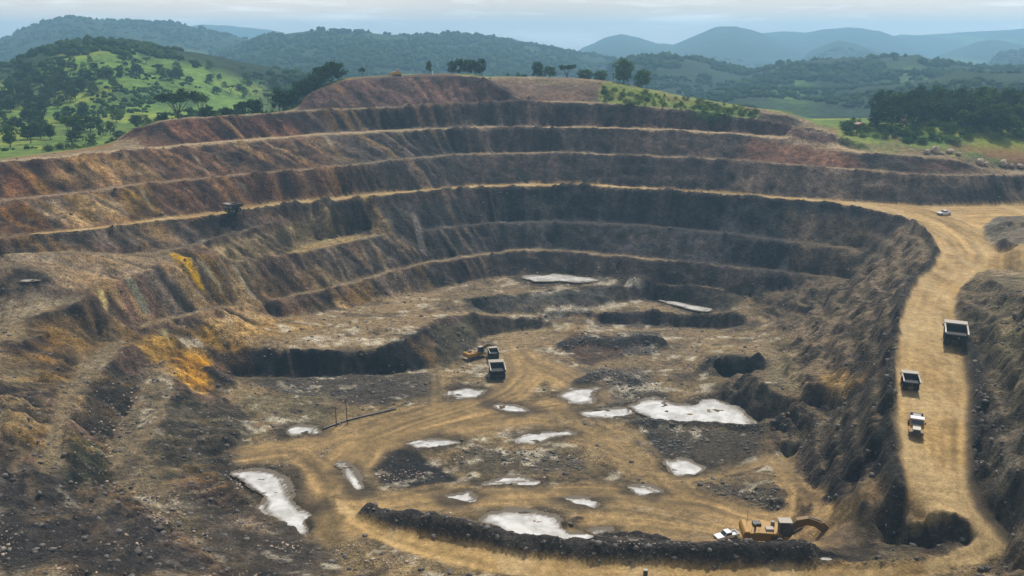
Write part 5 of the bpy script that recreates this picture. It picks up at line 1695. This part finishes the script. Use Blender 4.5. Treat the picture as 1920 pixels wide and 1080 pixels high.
ex = excavator('large orange excavator with boom lowered beside the dark rock bund', 'ochre')
pe = P(1447, 1040, 100.5)
pe = (pe[0], pe[1], ground_z(pe[0], pe[1]))
place(ex, pe, R(-3), 1.04)
pq = P(1362, 1008, 100.8)
place(pk2, (pq[0], pq[1], ground_z(pq[0], pq[1])), math.atan2(-0.35, -1.0), 1.0)
ex2 = relabel(copy_tree(ex), 'brown excavator loading a dump truck against the dark pit face')
remat(ex2, {'ochre_paint': 'ochre'})
p2 = gp(893, 672)
place(ex2, p2, R(38), 0.72)

# things on the crest and rim ---------------------------------------------------
bz = empty('bulldozer', (0, 0, 0))
tag(bz, 'small yellow bulldozer parked on the summit of the crest', 'bulldozer')
for s_ in (-1, 1):
    MB().prism([(-2.0, 0.4), (-1.6, 0.05), (1.5, 0.05), (2.0, 0.5), (1.4, 1.0), (-1.6, 1.0)], *sorted((s_ * 0.8, s_ * 1.4))).build('track', 'dark', bz)
MB().prism([(-1.9, 0.8), (2.1, 0.8), (2.1, 1.8), (0.3, 2.0), (-1.9, 1.9)], -0.8, 0.8, 0.05).build('body', 'yellow', bz)
MB().prism([(-1.4, 1.9), (0.2, 1.9), (0.1, 3.1), (-1.3, 3.1)], -0.75, 0.75, 0.05).build('cab', 'offwhite', bz)
MB().prism([(2.7, 0.1), (2.95, 0.1), (2.8, 0.7), (2.95, 1.4), (2.7, 1.4), (2.6, 0.7)], -1.9, 1.9).bar((0.6, -1.5, 0.5), (2.7, -1.5, 0.5), 0.1).bar((0.6, 1.5, 0.5), (2.7, 1.5, 0.5), 0.1).build('blade', 'yellow', bz)
xb, yb = at_range(743, 142, 466)
place(bz, (xb, yb, ground_z(xb, yb)), R(200), 1.25)
for (px, r, s_, lab) in ((811, 472, 1.0, 'short white marker post on the crest beside a slim tree'), (1208, 0, 0, None)):
    if lab is None: continue
    xq, yq = at_range(px, 140, r)
    o = MB().cyl((0, 0, 0.8), 0.28, 2.2, 'Z', 12, 0.2).build('marker_post', 'white')
    MB().cyl((0, 0, 2.0), 0.3, 0.25, 'Z', 12).build('cap', 'white', o)
    o.location = (xq, yq, ground_z(xq, yq))
    tag(o, lab, 'post')
hut = empty('hut', (0, 0, 0))
tag(hut, 'small reddish brown hut on the right rim in front of the trees', 'hut')
MB().box((0, 0, 1.1), (4.2, 3.0, 2.2)).build('wall', 'timber', hut)
MB().prism([(-2.4, 2.15), (2.4, 2.15), (2.4, 2.3), (0, 3.1), (-2.4, 2.3)], -1.8, 1.8).build('roof', 'tin', hut)
MB().box((0.6, -1.51, 0.95), (0.9, 0.06, 1.9)).build('door', 'dark', hut)
xh, yh = at_range(1614, 215, 425)
place(hut, (xh, yh, land_z(xh, yh)), R(20), 1.0)

# pump line with two poles on the pit floor
pa, pb = gp(606, 806), gp(742, 768)
pts = resample([pa, gp(650, 790), gp(690, 780), pb], 3.0)
pl = MB()
for a, b in zip(pts[:-1], pts[1:]):
    pl.bar((a[0], a[1], ground_z(a[0], a[1]) + 0.3), (b[0], b[1], ground_z(b[0], b[1]) + 0.3), 0.22)
o = pl.build('pipe', 'pipe')
tag(o, 'black pump pipe lying across the pit floor by the sandy track', 'pipe')
for px, py, h, lab in ((631, 800, 6.0, 'shorter dark pole beside the black pipe'), (651, 796, 8.0, 'taller dark pole standing right of the shorter one by the pipe')):
    p = gp(px, py)
    o = MB().bar((0, 0, -0.5), (0, 0, h), 0.16, 0.11).build('pole', 'timber')
    MB().bar((-0.7, 0, h - 0.5), (0.7, 0, h - 0.5), 0.07).build('crossarm', 'timber', o)
    o.location = p
    tag(o, lab, 'pole')
# block at the very bottom edge of the view
p = gp(1210, 1079)
o = MB().box((0, 0, 0.5), (0.75, 0.6, 1.0), None, 0.05).build('marker_block', 'dark')
MB().box((0, 0, 1.06), (0.8, 0.65, 0.12), None, 0.03).build('cap', 'offwhite', o)
o.location = (p[0], p[1], p[2])
tag(o, 'dark upright block with pale top on the sandy road at the bottom edge', 'marker')


# ------------------------------------------------------------------ the air
bm = bmesh.new()
bmesh.ops.create_cube(bm, size=1.0)
me = bpy.data.meshes.new('haze'); bm.to_mesh(me); bm.free()
hz = link('haze', me)
zlo, zhi = -60.0, CZ + 112.0
hz.scale = (15600, 9600, zhi - zlo)
hz.location = (0, 2760, (zlo + zhi) / 2)


def haze_mat(t):
    v = t.new('ShaderNodeVolumePrincipled', {'Color': (0.39, 0.71, 1.0, 1), 'Density': 0.00024, 'Anisotropy': 0.35})
    t.new('ShaderNodeOutputMaterial', {'Volume': v.outputs[0]})


hm = bpy.data.materials.new('haze_air'); hm.use_nodes = True
_t = NT(hm.node_tree); _t.n.clear(); haze_mat(_t)
me.materials.append(hm)
tag(hz, 'pale blue haze lying over the hills', None, None, 'stuff')
